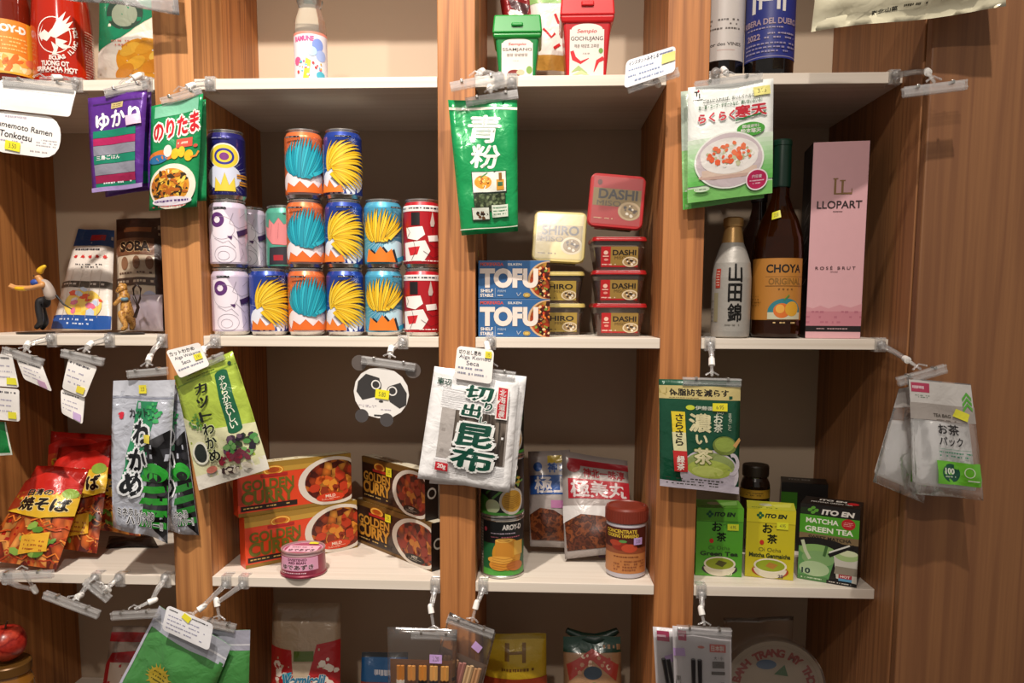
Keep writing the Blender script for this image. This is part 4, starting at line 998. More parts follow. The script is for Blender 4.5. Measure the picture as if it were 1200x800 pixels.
# lower right: tea boxes
def tea_box(label, l, r, H, D, base, draw, top=None, grp='boxes of tea bags', side=None):
    root, S = carton('tea_box', label, 'box', l, r, None, D, mat(base, .4, 0, .2), H=H, group=grp)
    p = Print(S['W'], H); draw(p); p.lay(S['front'], 'printed_front', root)
    t = S['top']; p = Print(t.W, t.H); top(p); p.lay(t, 'printed_top', root)
    return root, S['front']
def leaf(p, x, y, w, c, h):
    for a, b in ((-1, 0), (1, 0), (0, -1), (0, 1)): p.ell(x+a*w, y+b*h*.9, w*.75, h*.62, c, 12, rot=.4)
def d_green(bg, title, sub, sc):
    def d(p):
        p.rect(0,.0,1,.19,bg[1]); p.rect(0,.19,1,.20,bg[2]); leaf(p,.28,.09,.045,'#0f5c34',.035); p.text('ITO EN', .60,.09,.055,'#14281c',w=.42,bold=.05,shear=.2)
        p.text('お', .44,.27,.13,'#1a2418',bold=.03); p.text('茶', .54,.42,.13,'#1a2418',bold=.03); p.text('お〜い', .64,.25,.06,'#2c3c20',w=.10,bold=0,rot=-60); p.ell(.33,.48,.045,.035,'#b8241c')
        p.text('Oi Ocha', .50,.58,.055,bg[3],w=.46,bold=.0); p.text(title, .50,.665,.060,'#20301a',w=sub,bold=.03)
        p.ell(.52,.89,.38,.095,sc); p.ell(.52,.86,.34,.135,'#d8d0b8',a0=-180,a1=0); p.ell(.52,.81,.34,.105,'#e0d8c4'); p.ell(.52,.81,.30,.085,'#8c9c1c'); p.poly([(.50,.76),(.68,.79),(.58,.86),(.42,.82)],'#4c4a18' if sc=='#2c2028' else '#a8782c')
        p.text('20', .74,.955,.045,'#e0e0c0' if sc=='#2c2028' else '#3c2c48',w=.10,bold=.03)
    return d
def topg(c, c2):
    def d(p): p.rect(0,0,1,1,c); p.ell(.4,.45,.14,.18,'#c8c8a0'); p.poly([(.5,.4),(.95,.1),(.9,.6),(.6,.7)],c2); p.scrib(.1,.75,.7,.9,1,'#2c4c1c',.7,3)
    return d
HZ = .0002
l, r = two((814.5, 674), (869, 676.5), ZB, .0004)
rt, f = tea_box('bright green tea bag box at the left end of the right bay', l, r, .1290, .062, '#4f9e26', d_green((0, '#5fae2c', '#3c7c1c', '#3c5c24'), 'Green Tea', .80, '#2c2028'), topg('#6cb43c', '#9cd870')); sticker(f, .78, .27, .020, .012, '#c8d42c', rt, '4.95')
l, r = two((872.5, 675), (929.5, 680.5), ZB, .0004)
rt, f = tea_box('yellow tea bag box between the green and the black tea boxes', l, r, .1290, .062, '#c4b81c', d_green((0, '#ccc224', '#a89c14', '#5c5820'), 'Matcha Genmaicha', .84, '#a84018'), topg('#c8c83c', '#d8d85c')); sticker(f, .74, .22, .020, .013, '#d8dc2c', rt, '4.95')
def d_mat(p):
    p.rect(0,0,1,1,'#16110f'); p.ell(.1,.25,.35,.2,'#1c2c14'); leaf(p,.22,.075,.055,'#5c9c34',.033); p.text('ITO EN', .64,.085,.060,'#e0dcd4',w=.52,bold=.05,shear=.2)
    p.rect(0,.14,1,.38,'#4c9a24'); p.text('MATCHA', .38,.21,.060,'#e8ecd8',w=.54,bold=.03); p.text('GREEN TEA', .50,.32,.065,'#e8ecd8',w=.80,bold=.03); p.ell(.82,.21,.115,.070,'#b81c24'); p.scrib(.74,.18,.90,.24,3,'#e8b0a8',.9,2)
    p.rect(0,.38,1,.47,'#7c6848'); p.text('SWEET MATCHA', .52,.425,.042,'#1c1410',w=.72,bold=.03)
    p.ell(.34,.50,.44,.07,'#14100e'); p.poly([(.0,.56),(.66,.56),(.52,1),(.0,1)],'#5c9454'); p.ell(.33,.60,.32,.085,'#84ac64'); p.ell(.34,.70,.28,.10,'#7ca468'); p.ell(.28,.84,.26,.10,'#a8c094'); p.line([(.06,.48),(.12,.62),(.20,.72)], .006, '#c0c8a8'); p.line([(.44,.66),(.48,.52)], .005, '#3c6430')
    p.poly([(.60,.62),(1,.60),(1,.96),(.66,.92)],'#c8c4b8'); p.ell(.82,.62,.20,.065,'#a0bc7c'); p.ell(.84,.58,.16,.04,'#d0d8b0'); p.poly([(.64,.76),(1,.76),(1,.86),(.62,.86)],'#8c8474'); p.poly([(.50,.62),(.92,.46),(.94,.49),(.54,.66)],'#121010'); p.line([(.52,.60),(.86,.475)], .003, '#d8d8d0')
    p.text('10', .14,.875,.065,'#1c3c2c',w=.14,bold=.04,out='#c8dcc8',ow=.02); p.rect(.0,.94,.5,1,'#4c7c44'); p.scrib(.06,.95,.48,.985,1,'#c8d8b8',.8,5); p.rect(.70,.86,.92,.91,'#a8343c'); p.rect(.70,.91,.92,.945,'#5c94b8'); p.rect(.5,.955,1,1,'#16110f'); p.scrib(.54,.962,.94,.99,1,'#d0c8c0',.8,7); p.text('HOT',.81,.885,.028,'#f0d8d0',w=.16,bold=.03)
l, r = two((934.5, 677), (1003.5, 688.5), ZB, .0004)
tea_box('black and green sweet matcha tea box beside the yellow one', l, r, .1415, .060, '#16110f', d_mat, lambda p: (p.rect(0,0,1,1,'#16110f'), p.text('ITO EN', .5,.30,.16,'#d8d4cc',w=.45,bold=.05), p.text('MATCHA GREEN TEA', .5,.62,.14,'#c8c4bc',w=.7,bold=.02), p.ell(.85,.45,.10,.16,'#b81c24')))
l, r = two((917, 648), (972, 653), ZB, .0004)
l = l+Vector((.0, .024, 0)); r = r+Vector((0, .024, 0))
tea_box('black tea box standing behind the matcha box', l, r, .1415, .055, '#15100f', lambda p: (p.rect(0,0,1,1,'#15100f'), p.rect(0,.14,.35,.38,'#3c7a1c')), lambda p: (p.rect(0,0,1,1,'#15100f'), p.text('ITO EN', .4,.4,.18,'#8c8884',w=.45,bold=.05)))
jd = bottle('sauce_jar', 'small dark jar with a gold band behind the green tea box', 'jar', 882, .215, ZB, [(.024, 0), (.028, .002), (.029, .008), (.029, .138), (.026, .148), (.023, .154), (.023, .158)], mat('#1c120c', .15, 0, .5), nm='glass_jar')
mb = MB(); mb.lathe([(.0255, .156), (.0262, .158), (.0262, .176), (.0245, .179), (.0003, .179)], mat('#2a2118', .4, .2), 32, caps=False); mb.build('lid', jd)
S = lathe_surf([(.0292, .112), (.0292, .134)], -90, 90); p = Print(S.W, S.H); p.rect(0,.1,1,.9,'#8c6c1c'); p.scrib(.3,.3,.7,.7,2,'#2c2010',.8,2); p.lay(S, 'gold_band', jd)
S = lathe_surf([(.0292, .03), (.0292, .072)], -90, 90); p = Print(S.W, S.H); p.rect(0,0,1,1,'#2c2a1c'); p.scrib(.35,.2,.65,.8,3,'#6c5c2c',.8,3); p.lay(S, 'front_label', jd)
# bottom shelf of the right bay: round rice paper packet
l = pxy(908, .060, ZL); rr = .0955
rp = empty('rice_paper_packet', (l.x, .10, ZL), 'round packet of dried rice paper with red curved lettering, wrapped in clear film', 'packet')
zc = U(903, 748, .10).z-ZL-rr; 
zc = max(zc, rr)
mb = MB(); mb.tube([(0, .012, zc), (0, -.012, zc)], rr, mat('#b9a892', .5), 48); mb.build('rice_paper_stack', rp)
S = Surf([0, 2*rr], [0, 2*rr], lambda u, v: (u-rr, -.0125, zc-rr+v)); p = Print(2*rr, 2*rr); p.ring(.5,.5,.46,.46,.001,'#a89880')
txt = 'BANH TRANG MY THO'
for i, chh in enumerate(txt):
    a = 128-i*(150/(len(txt)-1)); a = 165-i*(150/(len(txt)-1)); p.text(chh, .5+.38*math.cos(R(a)), .5-.38*math.sin(R(a)), .075, '#9c2c20', bold=.05, rot=a-90)
p.ell(.42,.24,.10,.05,'#4c6c8c'); p.poly([(.5,.34),(.6,.24),(.64,.36)],'#3c6c3c'); p.lay(S, 'printed_lettering', rp)
mb = MB(); mb.tube([(0, .0145, zc+.002), (0, -.0155, zc+.002)], rr*1.03, FILM0, 48); mb.build('clear_wrap', rp)
r_, S, _ = pouch('clear_packet', 'clear film packet lying over the round rice paper packet behind', 'packet', (848, 724), (930, 722), (850, 870), (925, 872), .235, .012, film('#d8ccc0', .10, .1, .6, 30), seed=4, zbase=ZL)
# ------------------------------------------------------------------ left bay
# top shelf bottles
prof = [(.030, 0), (.0365, .003), (.0375, .012), (.0375, .120), (.034, .150), (.022, .185), (.014, .205), (.0135, .23)]
sb = bottle('sauce_bottle', 'orange sauce bottle with orange noodle label at the left edge of the top shelf', 'bottle', 11, .035, ZT, rprof(prof, 1.12), mat('#6c1c0c', .12, 0, .6))
S = lathe_surf([(.0422, .012), (.0422, .103)], -105, 105); p = Print(S.W, S.H); p.rect(0,0,1,1,'#e8862c'); p.rect(.72,0,1,1,'#eda52c'); p.text('AROY-D', .50,.16,.12,'#f6efe4',w=.40,bold=.06); p.scrib(.25,.30,.72,.58,4,'#f3c070',.8,2); p.ell(.5,.82,.28,.20,'#f0c880'); p.bits(.5,.82,.24,.14,18,['#f4e0b0','#e8a848','#e0702c'],.03,3,2.2); p.ell(.78,.74,.10,.08,'#e87c50'); p.rect(0,.96,1,1,'#e8a02c'); p.lay(S, 'front_label', sb)
mb = MB(); mb.lathe([(.017, .232), (.017, .262), (.015, .264), (.0003, .264)], mat('#c8681c', .4), 32, caps=False); mb.build('cap', sb)
prof = [(.034, 0), (.0415, .003), (.0430, .014), (.0430, .085), (.0405, .120), (.030, .165), (.018, .190), (.016, .20)]
sr = bottle('chilli_sauce_bottle', 'red chilli sauce squeeze bottle with white rooster print', 'bottle', 76.5, .052, ZT, rprof(prof, 1.15), mat('#a8200c', .12, 0, .6), nm='squeeze_bottle')
sp_ = rprof(prof, 1.15)
S = lathe_surf(sp_[2:6], -105, 105, z0=.010, z1=.150); p = Print(S.W, S.H)
Wt = '#ecdcd4'
p.ring(.42,.52,.155,.22,.0016,Wt)
for pts in ([(.30,.56),(.34,.46),(.38,.50),(.42,.44),(.46,.34),(.54,.22),(.50,.36),(.58,.26),(.53,.38),(.60,.32),(.55,.42),(.58,.42),(.50,.50),(.44,.56),(.40,.54),(.36,.60)], [(.28,.52),(.33,.40),(.30,.50),(.35,.46),(.31,.60)], [(.44,.56),(.54,.58),(.50,.62),(.58,.64),(.50,.68),(.44,.64)], [(.40,.60),(.46,.66),(.44,.74),(.48,.76),(.40,.76),(.42,.70)]): p.poly(pts, Wt)
for i, chh in enumerate('HOT CHILI SAUCE'):
    a = 20-i*8.5; p.text(chh, .42+.195*math.cos(R(a)), .52-.275*math.sin(R(a)), .045, Wt, bold=.05, rot=a+90)
p.text('TUONG OT', .42,.86,.055,Wt,w=.24,bold=.05); p.text('SRIRACHA HOT', .43,.925,.050,Wt,w=.36,bold=.05); p.text('CHILI SAUCE',.42,.98,.04,Wt,w=.30,bold=.05); p.scrib(.70,.40,.86,.98,18,'#d8a898',.85,4); p.lay(S, 'printed_emblem', sr)
r_, S, _ = pouch('snack_bag', 'yellow corn snack bag with a green top on the left top shelf', 'bag', (118, -20), (196, -20), (114, 91), (200, 91), .070, .022, foil('#e8ddc8', .3, .1), seed=11, zbase=ZT)
p = Print(S.W, S.H); p.poly([(0,0),(1,0),(1,.30),(.70,.42),(.35,.62),(0,.72)],'#127a54'); p.ell(.42,.34,.26,.18,'#2c4034'); p.ell(.42,.36,.18,.13,'#8c9480'); p.poly([(0,.74),(.40,.60),(.75,.52),(1,.48),(1,1),(0,1)],'#ece6da'); p.ell(.72,.84,.42,.24,'#e39a1c')
for a, b, c_ in ((.50,.72,'#f0b83c'),(.70,.70,'#e8a428'),(.88,.76,'#f4c850'),(.56,.86,'#f0b434'),(.78,.88,'#e0901c'),(.95,.92,'#f0b83c'),(.40,.94,'#d88c1c')): p.ell(a,b,.15,.055,c_,rot=.5)
p.scrib(.25,.62,.5,.70,2,'#d87c6c',.8,3); p.lay(S, 'printed_design', r_)
# clear plastic sheet hanging over the left top shelf
r_, S, _ = pouch('plastic_bag', 'crumpled clear plastic bag hanging at the top edge of the left bay', 'bag', (70, -60), (205, -60), (72, -2), (208, 16), -.050, .010, film('#eceaea', .25, .10, 1.0, 28), seed=5, wr=.004)
# ramune bottle
prof = [(.022, 0), (.0262, .002), (.0268, .010), (.0268, .085), (.0255, .100), (.0195, .118), (.0185, .124), (.0220, .134), (.0215, .150), (.0180, .160), (.0170, .175)]
rm = bottle('soda_bottle', 'clear glass soda bottle with a pastel label and blue cap', 'bottle', 365, .045, ZT, rprof(prof, 1.05), glass('#eef4f2', 'clear', .92, .02))
mb = MB(); mb.lathe([(.0195, .172), (.0200, .173), (.0200, .205), (.018, .207), (.0003, .207)], mat('#7f98a8', .3), 32, caps=False); mb.build('cap', rm)
mb = MB(); mb.ball((0, 0, .142), .0085, glass('#dfeeee', 'marble', .8, .02)); mb.build('marble', rm)
S = lathe_surf([(.0284, .004), (.0284, .082)], -105, 105); p = Print(S.W, S.H); p.rect(0,0,1,1,'#e0dce4'); p.rect(0,0,1,.05,'#e88c7c'); p.text('RAMUNE', .38,.15,.10,'#e8508c',w=.34,bold=.06); p.ell(.62,.28,.10,.14,'#7c94d8'); p.ell(.68,.50,.10,.12,'#9cb0e0'); p.poly([(.42,.56),(.50,.62),(.46,1),(.36,1)],'#e8c838'); p.ell(.26,.62,.07,.09,'#e05c8c'); p.ell(.52,.42,.08,.10,'#b0d0e8'); p.bits(.45,.8,.3,.18,24,['#e05c8c','#5cb0c8','#e8a03c','#f0f0f4','#d84040'],.02,3); p.ell(.66,.92,.08,.08,'#4ca8c0'); p.lay(S, 'pastel_label', rm)
# noodle packets
r_, S, _ = pouch('noodle_packet', 'blue and white noodle packet leaning back behind the crouching figurine', 'packet', (92, 268), (134, 270), (61, 386), (131, 387), .250, .014, foil('#ddd5cc', .35, .05), seed=6, zbase=ZM, yb=.110, wr=.0008)
p = Print(S.W, S.H); p.rect(0,0,1,.19,'#1c4c8c'); p.rect(.40,.06,.80,.13,'#b82c34'); p.scrib(.1,.21,.9,.26,1,'#1c1c28',.9,2)
for q in range(5): p.burst(.16+q*.17,.31,.030,.065,7,'#c8302c',q,.3,1); p.ell(.16+q*.17,.31,.03,.012,'#c8302c')
p.scrib(.2,.38,.8,.43,2,'#3c4048',.8,3); p.rect(0,.56,1,.62,'#4c4640'); p.scrib(.05,.57,.95,.61,1,'#c8c0b8',.5,3); p.ell(.5,.78,.34,.14,'#e8c85c'); p.bits(.5,.76,.3,.13,22,['#d8502c','#e8b83c','#e0d8d8','#d86c8c','#b8c8e0'],.06,5,1.5); p.rect(0,.88,1,1,'#1c4c94'); p.scrib(.12,.90,.7,.97,2,'#c8d0e0',.8,3)
for q in range(4): p.line([(.2+q*.2,.45),(.16+q*.2,.9)], .0006, '#b8aca0')
p.lay(S, 'printed_design', r_)
mb = MB()
r_, S, _ = pouch('noodle_packet', 'dark brown topped buckwheat noodle packet leaning on the back wall beside the left post', 'packet', (136, 257), (188, 255), (138, 387), (194, 388), .245, .016, foil('#b8a892', .35, .05), seed=7, zbase=ZM, yb=.130, wr=.0008)
p = Print(S.W, S.H); p.rect(0,0,1,.20,'#3a2018'); p.rect(.2,.09,.8,.14,'#8c5430'); p.rect(0,.20,1,.36,'#6c4630'); p.text('SOBA', .45,.28,.085,'#241610',w=.62,bold=.06,out='#c8a87c',ow=.03)
for q in range(3): p.ell(.22+q*.27,.43,.08,.06,'#7c5840')
p.rect(0,.56,1,.63,'#3c2c24'); p.scrib(.05,.57,.95,.62,1,'#a89884',.6,3); p.scrib(.1,.50,.9,.54,1,'#5c4438',.7,3); p.ell(.75,.8,.2,.12,'#9ca0b8'); p.rect(.1,.68,.5,.9,'#9c8c7c'); p.rect(.86,.2,1,1,'#2c1c18'); p.lay(S, 'printed_design', r_)
# figurines
def skin_body(name, pts, edges, m, parent, sub=2, root_i=0):
    me = bpy.data.meshes.new(name); me.from_pydata([p[0] for p in pts], edges, []); me.materials.append(m)
    o = bpy.data.objects.new(name, me); COL.objects.link(o); o.parent = parent
    md = o.modifiers.new('skin', 'SKIN'); md.use_smooth_shade = True
    for i, v in enumerate(me.skin_vertices[0].data):
        v.radius = (pts[i][1],)*2; v.use_root = (i == root_i)
    s_ = o.modifiers.new('sub', 'SUBSURF'); s_.levels = sub; s_.render_levels = sub
    # bake to a plain mesh
    dg = bpy.context.evaluated_depsgraph_get(); dg.update()
    nm = bpy.data.meshes.new_from_object(o.evaluated_get(dg)); o.modifiers.clear(); o.data = nm
    for q in nm.polygons: q.use_smooth = True
    if not nm.materials: nm.materials.append(m)
    return o
c0 = pxy(42, .055, ZM+.0004)
fg = empty('crouching_figurine', c0, 'small toy figurine of a crouching person with yellow cap, blue scarf, arms stretched left', 'figurine')
mb = MB(); mb.lathe([(.031, 0), (.032, .001), (.032, .003), (.030, .0035)], mat('#191716', .3), 40); mb.build('round_base', fg)
def L(px, py, dy=0): v = U(px, py, .055+dy); return v-c0
BLK, YEL, GRY, SKN = mat('#1a191c', .5), mat('#e0b020', .45), mat('#a89a90', .5), mat('#c89058', .45)
skin_body('black_trousers', [(L(60, 355), .0125), (L(44, 352, -.012), .0085), (L(48, 378, -.012), .0062), (L(41, 385, -.012), .0045), (L(46, 352, .016), .0082), (L(54, 378, .014), .0062), (L(48, 386, .014), .0045)], [(0, 1), (1, 2), (2, 3), (0, 4), (4, 5), (5, 6)], BLK, fg)
skin_body('grey_vest', [(L(60, 352), .0125), (L(58, 341), .0110), (L(53, 332), .0105), (L(47, 329), .0065)], [(0, 1), (1, 2), (2, 3)], GRY, fg)
skin_body('arms_and_head', [(L(51, 332), .0070), (L(50, 334, -.013), .0050), (L(34, 338, -.014), .0040), (L(18, 338, -.012), .0032), (L(10, 335, -.011), .0034), (L(50, 334, .013), .0050), (L(34, 337, .014), .0040), (L(18, 336, .012), .0032), (L(11, 333, .011), .0034), (L(45, 326), .0060), (L(44, 322), .0075)], [(0, 1), (1, 2), (2, 3), (3, 4), (0, 5), (5, 6), (6, 7), (7, 8), (0, 9), (9, 10)], SKN, fg)
for dy in (-.013, .013): skin_body('yellow_sleeve', [(L(33, 338, dy), .0046), (L(24, 338.5, dy), .0044), (L(17, 337.5, dy), .0038)], [(0, 1), (1, 2)], YEL, fg, 1)
skin_body('blue_scarf', [(L(47, 330), .0070), (L(40, 331), .0078), (L(36, 332), .0050)], [(0, 1), (1, 2)], mat('#2c4c9c', .5), fg, 1)
skin_body('yellow_cap', [(L(45, 321), .0082), (L(48, 315), .0060), (L(54, 311), .0030)], [(0, 1), (1, 2)], YEL, fg, 1)
mb = MB(); mb.ball(L(39.5, 323, -.003), .0012, BLK, 8, 6); mb.ball(L(39.5, 323, .003), .0012, BLK, 8, 6); mb.build('eyes', fg)
mb = MB(); mb.tube([L(66, 346), L(74, 356), L(84, 362)], [.0022, .0018, .0010], BLK, 8); mb.build('tail_ribbon', fg)
c0 = pxy(148, .050, ZM+.0004); L = lambda px, py, dy=0: U(px, py, .050+dy)-c0
cr = empty('creature_figurine', c0, 'small golden brown toy creature figurine sitting with a dark curled tail', 'figurine')
TAN = food('tan', ['#6c4420', '#a87838', '#c09048', '#8c5c2c'], 160, .45, kind='noise')
mb = MB(); mb.lathe([(.031, 0), (.032, .001), (.032, .003), (.030, .0035)], mat('#191716', .3), 40); mb.build('round_base', cr)
skin_body('creature_body', [(L(152, 372), .0125), (L(148, 358), .0105), (L(146, 346), .0080), (L(143, 339), .0085), (L(136, 343), .0050), (L(140, 366, -.014), .0070), (L(148, 383, -.014), .0050), (L(142, 387, -.016), .0038), (L(156, 378, .014), .0070), (L(154, 387, .014), .0045), (L(139, 352, -.012), .0045), (L(133, 358, -.014), .0035), (L(147, 354, .012), .0045), (L(142, 332, -.004), .0030), (L(147, 332, .004), .0030)],
          [(0, 1), (1, 2), (2, 3), (3, 4), (0, 5), (5, 6), (6, 7), (0, 8), (8, 9), (2, 10), (10, 11), (2, 12), (3, 13), (3, 14)], TAN, cr)
mb = MB(); mb.ball(L(138, 340, -.0070), .0013, BLK, 8, 6); mb.ball(L(139, 340, .006), .0013, BLK, 8, 6); mb.build('eyes', cr)
mb = MB(); mb.tube([L(158, 372), L(162, 360), L(157, 348), L(156, 338), L(160, 333), L(165, 338), L(164, 350), L(160, 360)], [.0035, .003, .0027, .0024, .0022, .002, .002, .0012], mat('#2c1c16', .4), 8); mb.build('curled_tail', cr)
skin_body('blue_scarf', [(L(140, 350, -.008), .0040), (L(146, 351, -.011), .0036), (L(150, 350, -.004), .0038)], [(0, 1), (1, 2)], mat('#5c7c8c', .5), cr, 1)
r_, S, _ = pouch('snack_bag', 'clear wrapped sweet bag behind the creature figurine', 'bag', (150, 345), (190, 345), (150, 387), (192, 388), .100, .012, film('#c8b8c4', .5, .12, .6, 40), seed=9, zbase=ZM)
# yakisoba packets on the lower shelf
NOOD = food('noodles', ['#c8501c', '#e0702c', '#8c2c14', '#d8642c', '#f0a050', '#6c1c10'], 75, .3, (1, 1, .45), .03)
def yaki(label, tl, tr, bl, br, Y, yb, sd, T=.018):
    r_, S, _ = pouch('fried_noodle_packet', label, 'packet', tl, tr, bl, br, Y, T, foil('#a81c14', .25, .1, .5), seed=sd, zbase=ZB, yb=yb, group='fried noodle packets', wr=.002)
    p = Print(S.W, S.H); p.rect(0,.52,1,1,NOOD)
    rn = random.Random(sd)
    for q in range(26):
        x, y = rn.random(), .56+rn.random()*.40; p.line([(x,y),(x+.06,y+.03*rn.uniform(-1,1)),(x+.14,y+.05*rn.uniform(-1,1)),(x+.2,y+.04*rn.uniform(-1,1))], .0026, rn.choice(['#e8802c','#c8501c','#f0a04c','#b03c18']))
    p.bits(.5,.75,.4,.18,10,['#5c8c2c','#8cb048'],.045,sd,1.6)
    p.poly([(0,.18),(.3,.08),(.7,.08),(1,.18),(1,.30),(0,.30)],'#c8241c'); p.poly([(0,.30),(1,.26),(1,.48),(.6,.54),(0,.50)],'#e0b42c'); p.poly([(.0,.30),(.3,.26),(.2,.44),(0,.5)],'#d8502c')
    p.text('日清の', .42,.285,.065,'#1a1210',w=.40,bold=.04,out='#f0e0c0',ow=.02,rot=4); p.text('焼そば', .54,.40,.13,'#1a1210',w=.74,bold=.06,out='#f0d890',ow=.04,rot=2); p.ell(.86,.27,.12,.05,'#8cac3c')
    p.poly([(.44,.72),(.80,.66),(.84,.84),(.46,.90)],'#e8b02c'); p.scrib(.50,.74,.78,.86,3,'#a8501c',.8,3); p.lay(S, 'printed_design', r_)
    return r_
yaki('red and yellow fried noodle packet lying frontmost at the left', (42, 545), (104, 549), (-22, 655), (66, 667), .075, -.000+.004, 1)
yaki('fried noodle packet in the middle, leaning behind the frontmost one', (70, 525), (134, 515), (48, 640), (112, 648), .170, .075, 2)
yaki('fried noodle packet at the back in the shade, topmost of the pile', (60, 505), (130, 510), (58, 600), (130, 600), .260, .205, 3)
yaki('fried noodle packet standing behind the hanging silver seaweed bags', (112, 530), (160, 535), (112, 620), (165, 628), .195, .165, 4)
r_, S, _ = pouch('noodle_tray', 'dark flat packet lying on the shelf under the seaweed bags', 'packet', 0, 0, 0, 0, 0, .008, mat('#1a1414', .2, 0, .5), seed=5, zbase=ZB, wc=[G(x, y, ZB+.0035) for x, y in ((128, 629), (178, 628), (124, 641), (186, 640))])
# ------------------------------------------------------------------ packs hanging from clips
HY = -.038                      # depth of the hanging packs in front of the shelf edges
# aonori pouch
r_, S, _ = pouch('seaweed_powder_pouch', 'bright green pouch with large white brush characters hanging on the middle post', 'pouch', (525, 117), (606, 117), (541, 276), (607, 271), HY, .012, foil('#0f9150', .28, .15), seed=21, seal=(.10, .06), wr=.0018)
p = Print(S.W, S.H); p.rect(0,.055,1,.075,'#d8d8c8'); p.text('青', .50,.22,.20,'#eef2ea',w=.48,bold=.03,rot=-4,shear=.12); p.text('粉', .50,.425,.17,'#eef2ea',w=.44,bold=.03,rot=-4,shear=.12)
p.rect(.26,.535,.82,.70,'#1c2a20'); p.rect(.27,.54,.81,.69,'#e0e2d8'); p.ell(.44,.62,.16,.055,'#e8e0d0'); p.ell(.44,.615,.14,.05,'#e39a30'); p.bits(.44,.615,.12,.04,16,['#7a3c14','#b86420','#f0c060'],.018,3,1.5); p.line([(.40,.58),(.52,.545)], .0014, '#4c9c58'); p.rect(.66,.60,.78,.68,'#c8902c'); p.rect(.70,.55,.75,.61,'#8c5c1c'); p.rect(.68,.62,.76,.65,'#2c5c3c')
p.rect(.27,.70,.80,.83,'#1c2a20'); p.rect(.28,.705,.79,.83,food('aonori', ['#3c4a2c', '#5c6c48', '#2c3820', '#7c8a64'], 200)); p.rect(.22,.80,.52,.90,'#22301f'); p.rect(.23,.805,.51,.89,'#d0d4c8'); p.bits(.38,.86,.10,.025,10,['#2c1c14','#5c3c20'],.025,5); p.rect(.56,.79,.84,.88,'#d8e0d0'); p.scrib(.58,.80,.82,.87,3,'#1c6c44',.85,4); p.rect(0,.955,1,.962,'#d8d8c8')
p.lay(S, 'printed_design', r_)
# kanten pouches
r_, S, _ = pouch('agar_pouch', 'white and green agar pouch mostly hidden behind its front copy at the upper right', 'pouch', (798, 107), (897, 97), (800, 246), (895, 232), HY+.018, .007, foil('#c8d8c8', .28, .15), seed=22, seal=(.06, .05))
p = Print(S.W, S.H); p.rect(0,.5,1,1,'#8cc47c'); p.rect(0,.85,1,1,'#5cb04c'); p.lay(S, 'printed_design', r_)
r_, S, _ = pouch('agar_pouch', 'white and green agar pouch with bowl picture and pink lettering, in front', 'pouch', (806, 103), (906, 92), (806, 238), (905, 226), HY-.002, .009, foil('#f4f8f4', .28, .0), seed=23, seal=(.06, .05), wr=.0010)
def kant(p):
    for q in range(10): p.rect(0,.46+q*.04,1,.50+q*.04+.003,'#%02x%02x%02x' % (218-q*13, 234-q*5, 214-q*14))
    p.rect(0,.88,1,1,'#7cc468'); p.rect(0,.88,1,.885,'#b8e0a8')
    p.rect(.06,.035,.17,.12,'#f2f4f0'); p.text('T', .10,.07,.04,'#2c2c2c',bold=.05); p.text('1', .13,.09,.04,'#2c2c2c',bold=.05); p.ell(.12,.045,.012,.010,'#c8303c')
    p.text('ごはんに入れれば、おいしくヘルシー！', .50,.135,.034,'#3c4c3c',w=.66,bold=.02,rot=2); p.text('お・茶・スープ・デザートなど、使い方いろいろ！', .49,.185,.034,'#2c6c3c',w=.74,bold=.03,rot=2)
    p.text('らくらく', .33,.285,.075,'#d8404c',w=.42,bold=.06,rot=2,out='#f6f0f0',ow=.03); p.text('寒天', .73,.26,.105,'#cc2c3c',w=.36,bold=.05,rot=2,out='#f6f0f0',ow=.03); p.line([(.55,.335),(.72,.31),(.90,.285)], .0022, '#1c7c3c')
    p.ell(.73,.42,.165,.060,'#4ca43c'); p.text('国産原料', .73,.395,.028,'#f0f4e8',w=.20,bold=.03); p.text('粉末寒天', .73,.435,.038,'#f0f4e8',w=.24,bold=.04)
    p.ell(.48,.67,.405,.245,'#eef0ea',40); p.ell(.48,.67,.385,.232,'#cdbfc4',40); p.ell(.48,.62,.34,.14,'#e8e4e0'); p.ell(.46,.80,.34,.03,'#c8a89c'); p.rect(.16,.74,.80,.80,'#d8c0b0'); p.ell(.48,.66,.33,.13,'#ece8e4')
    p.bits(.48,.63,.28,.10,70,['#e0ddd8','#d8d8c8','#b4b48c','#e8e4e0','#c8c8a4'],.024,9); p.bits(.46,.63,.27,.11,30,['#e8643c','#e87850'],.026,11,1.2)
    p.ell(.80,.865,.135,.095,'#f0e4e8'); p.ell(.80,.865,.12,.083,'#b81c54'); p.text('内容量', .80,.835,.028,'#f0d0dc',w=.12,bold=.03); p.scrib(.71,.86,.89,.91,2,'#f0c8d8',.9,3); p.ell(.16,.895,.09,.022,'#d8ecd0'); p.scrib(.09,.885,.23,.905,1,'#2c5c3c',.9,5)
p = Print(S.W, S.H); kant(p); p.lay(S, 'printed_design', r_); sticker(S, .86,.10,.026,.014,'#efe88c',r_,'3.95',rot=3)
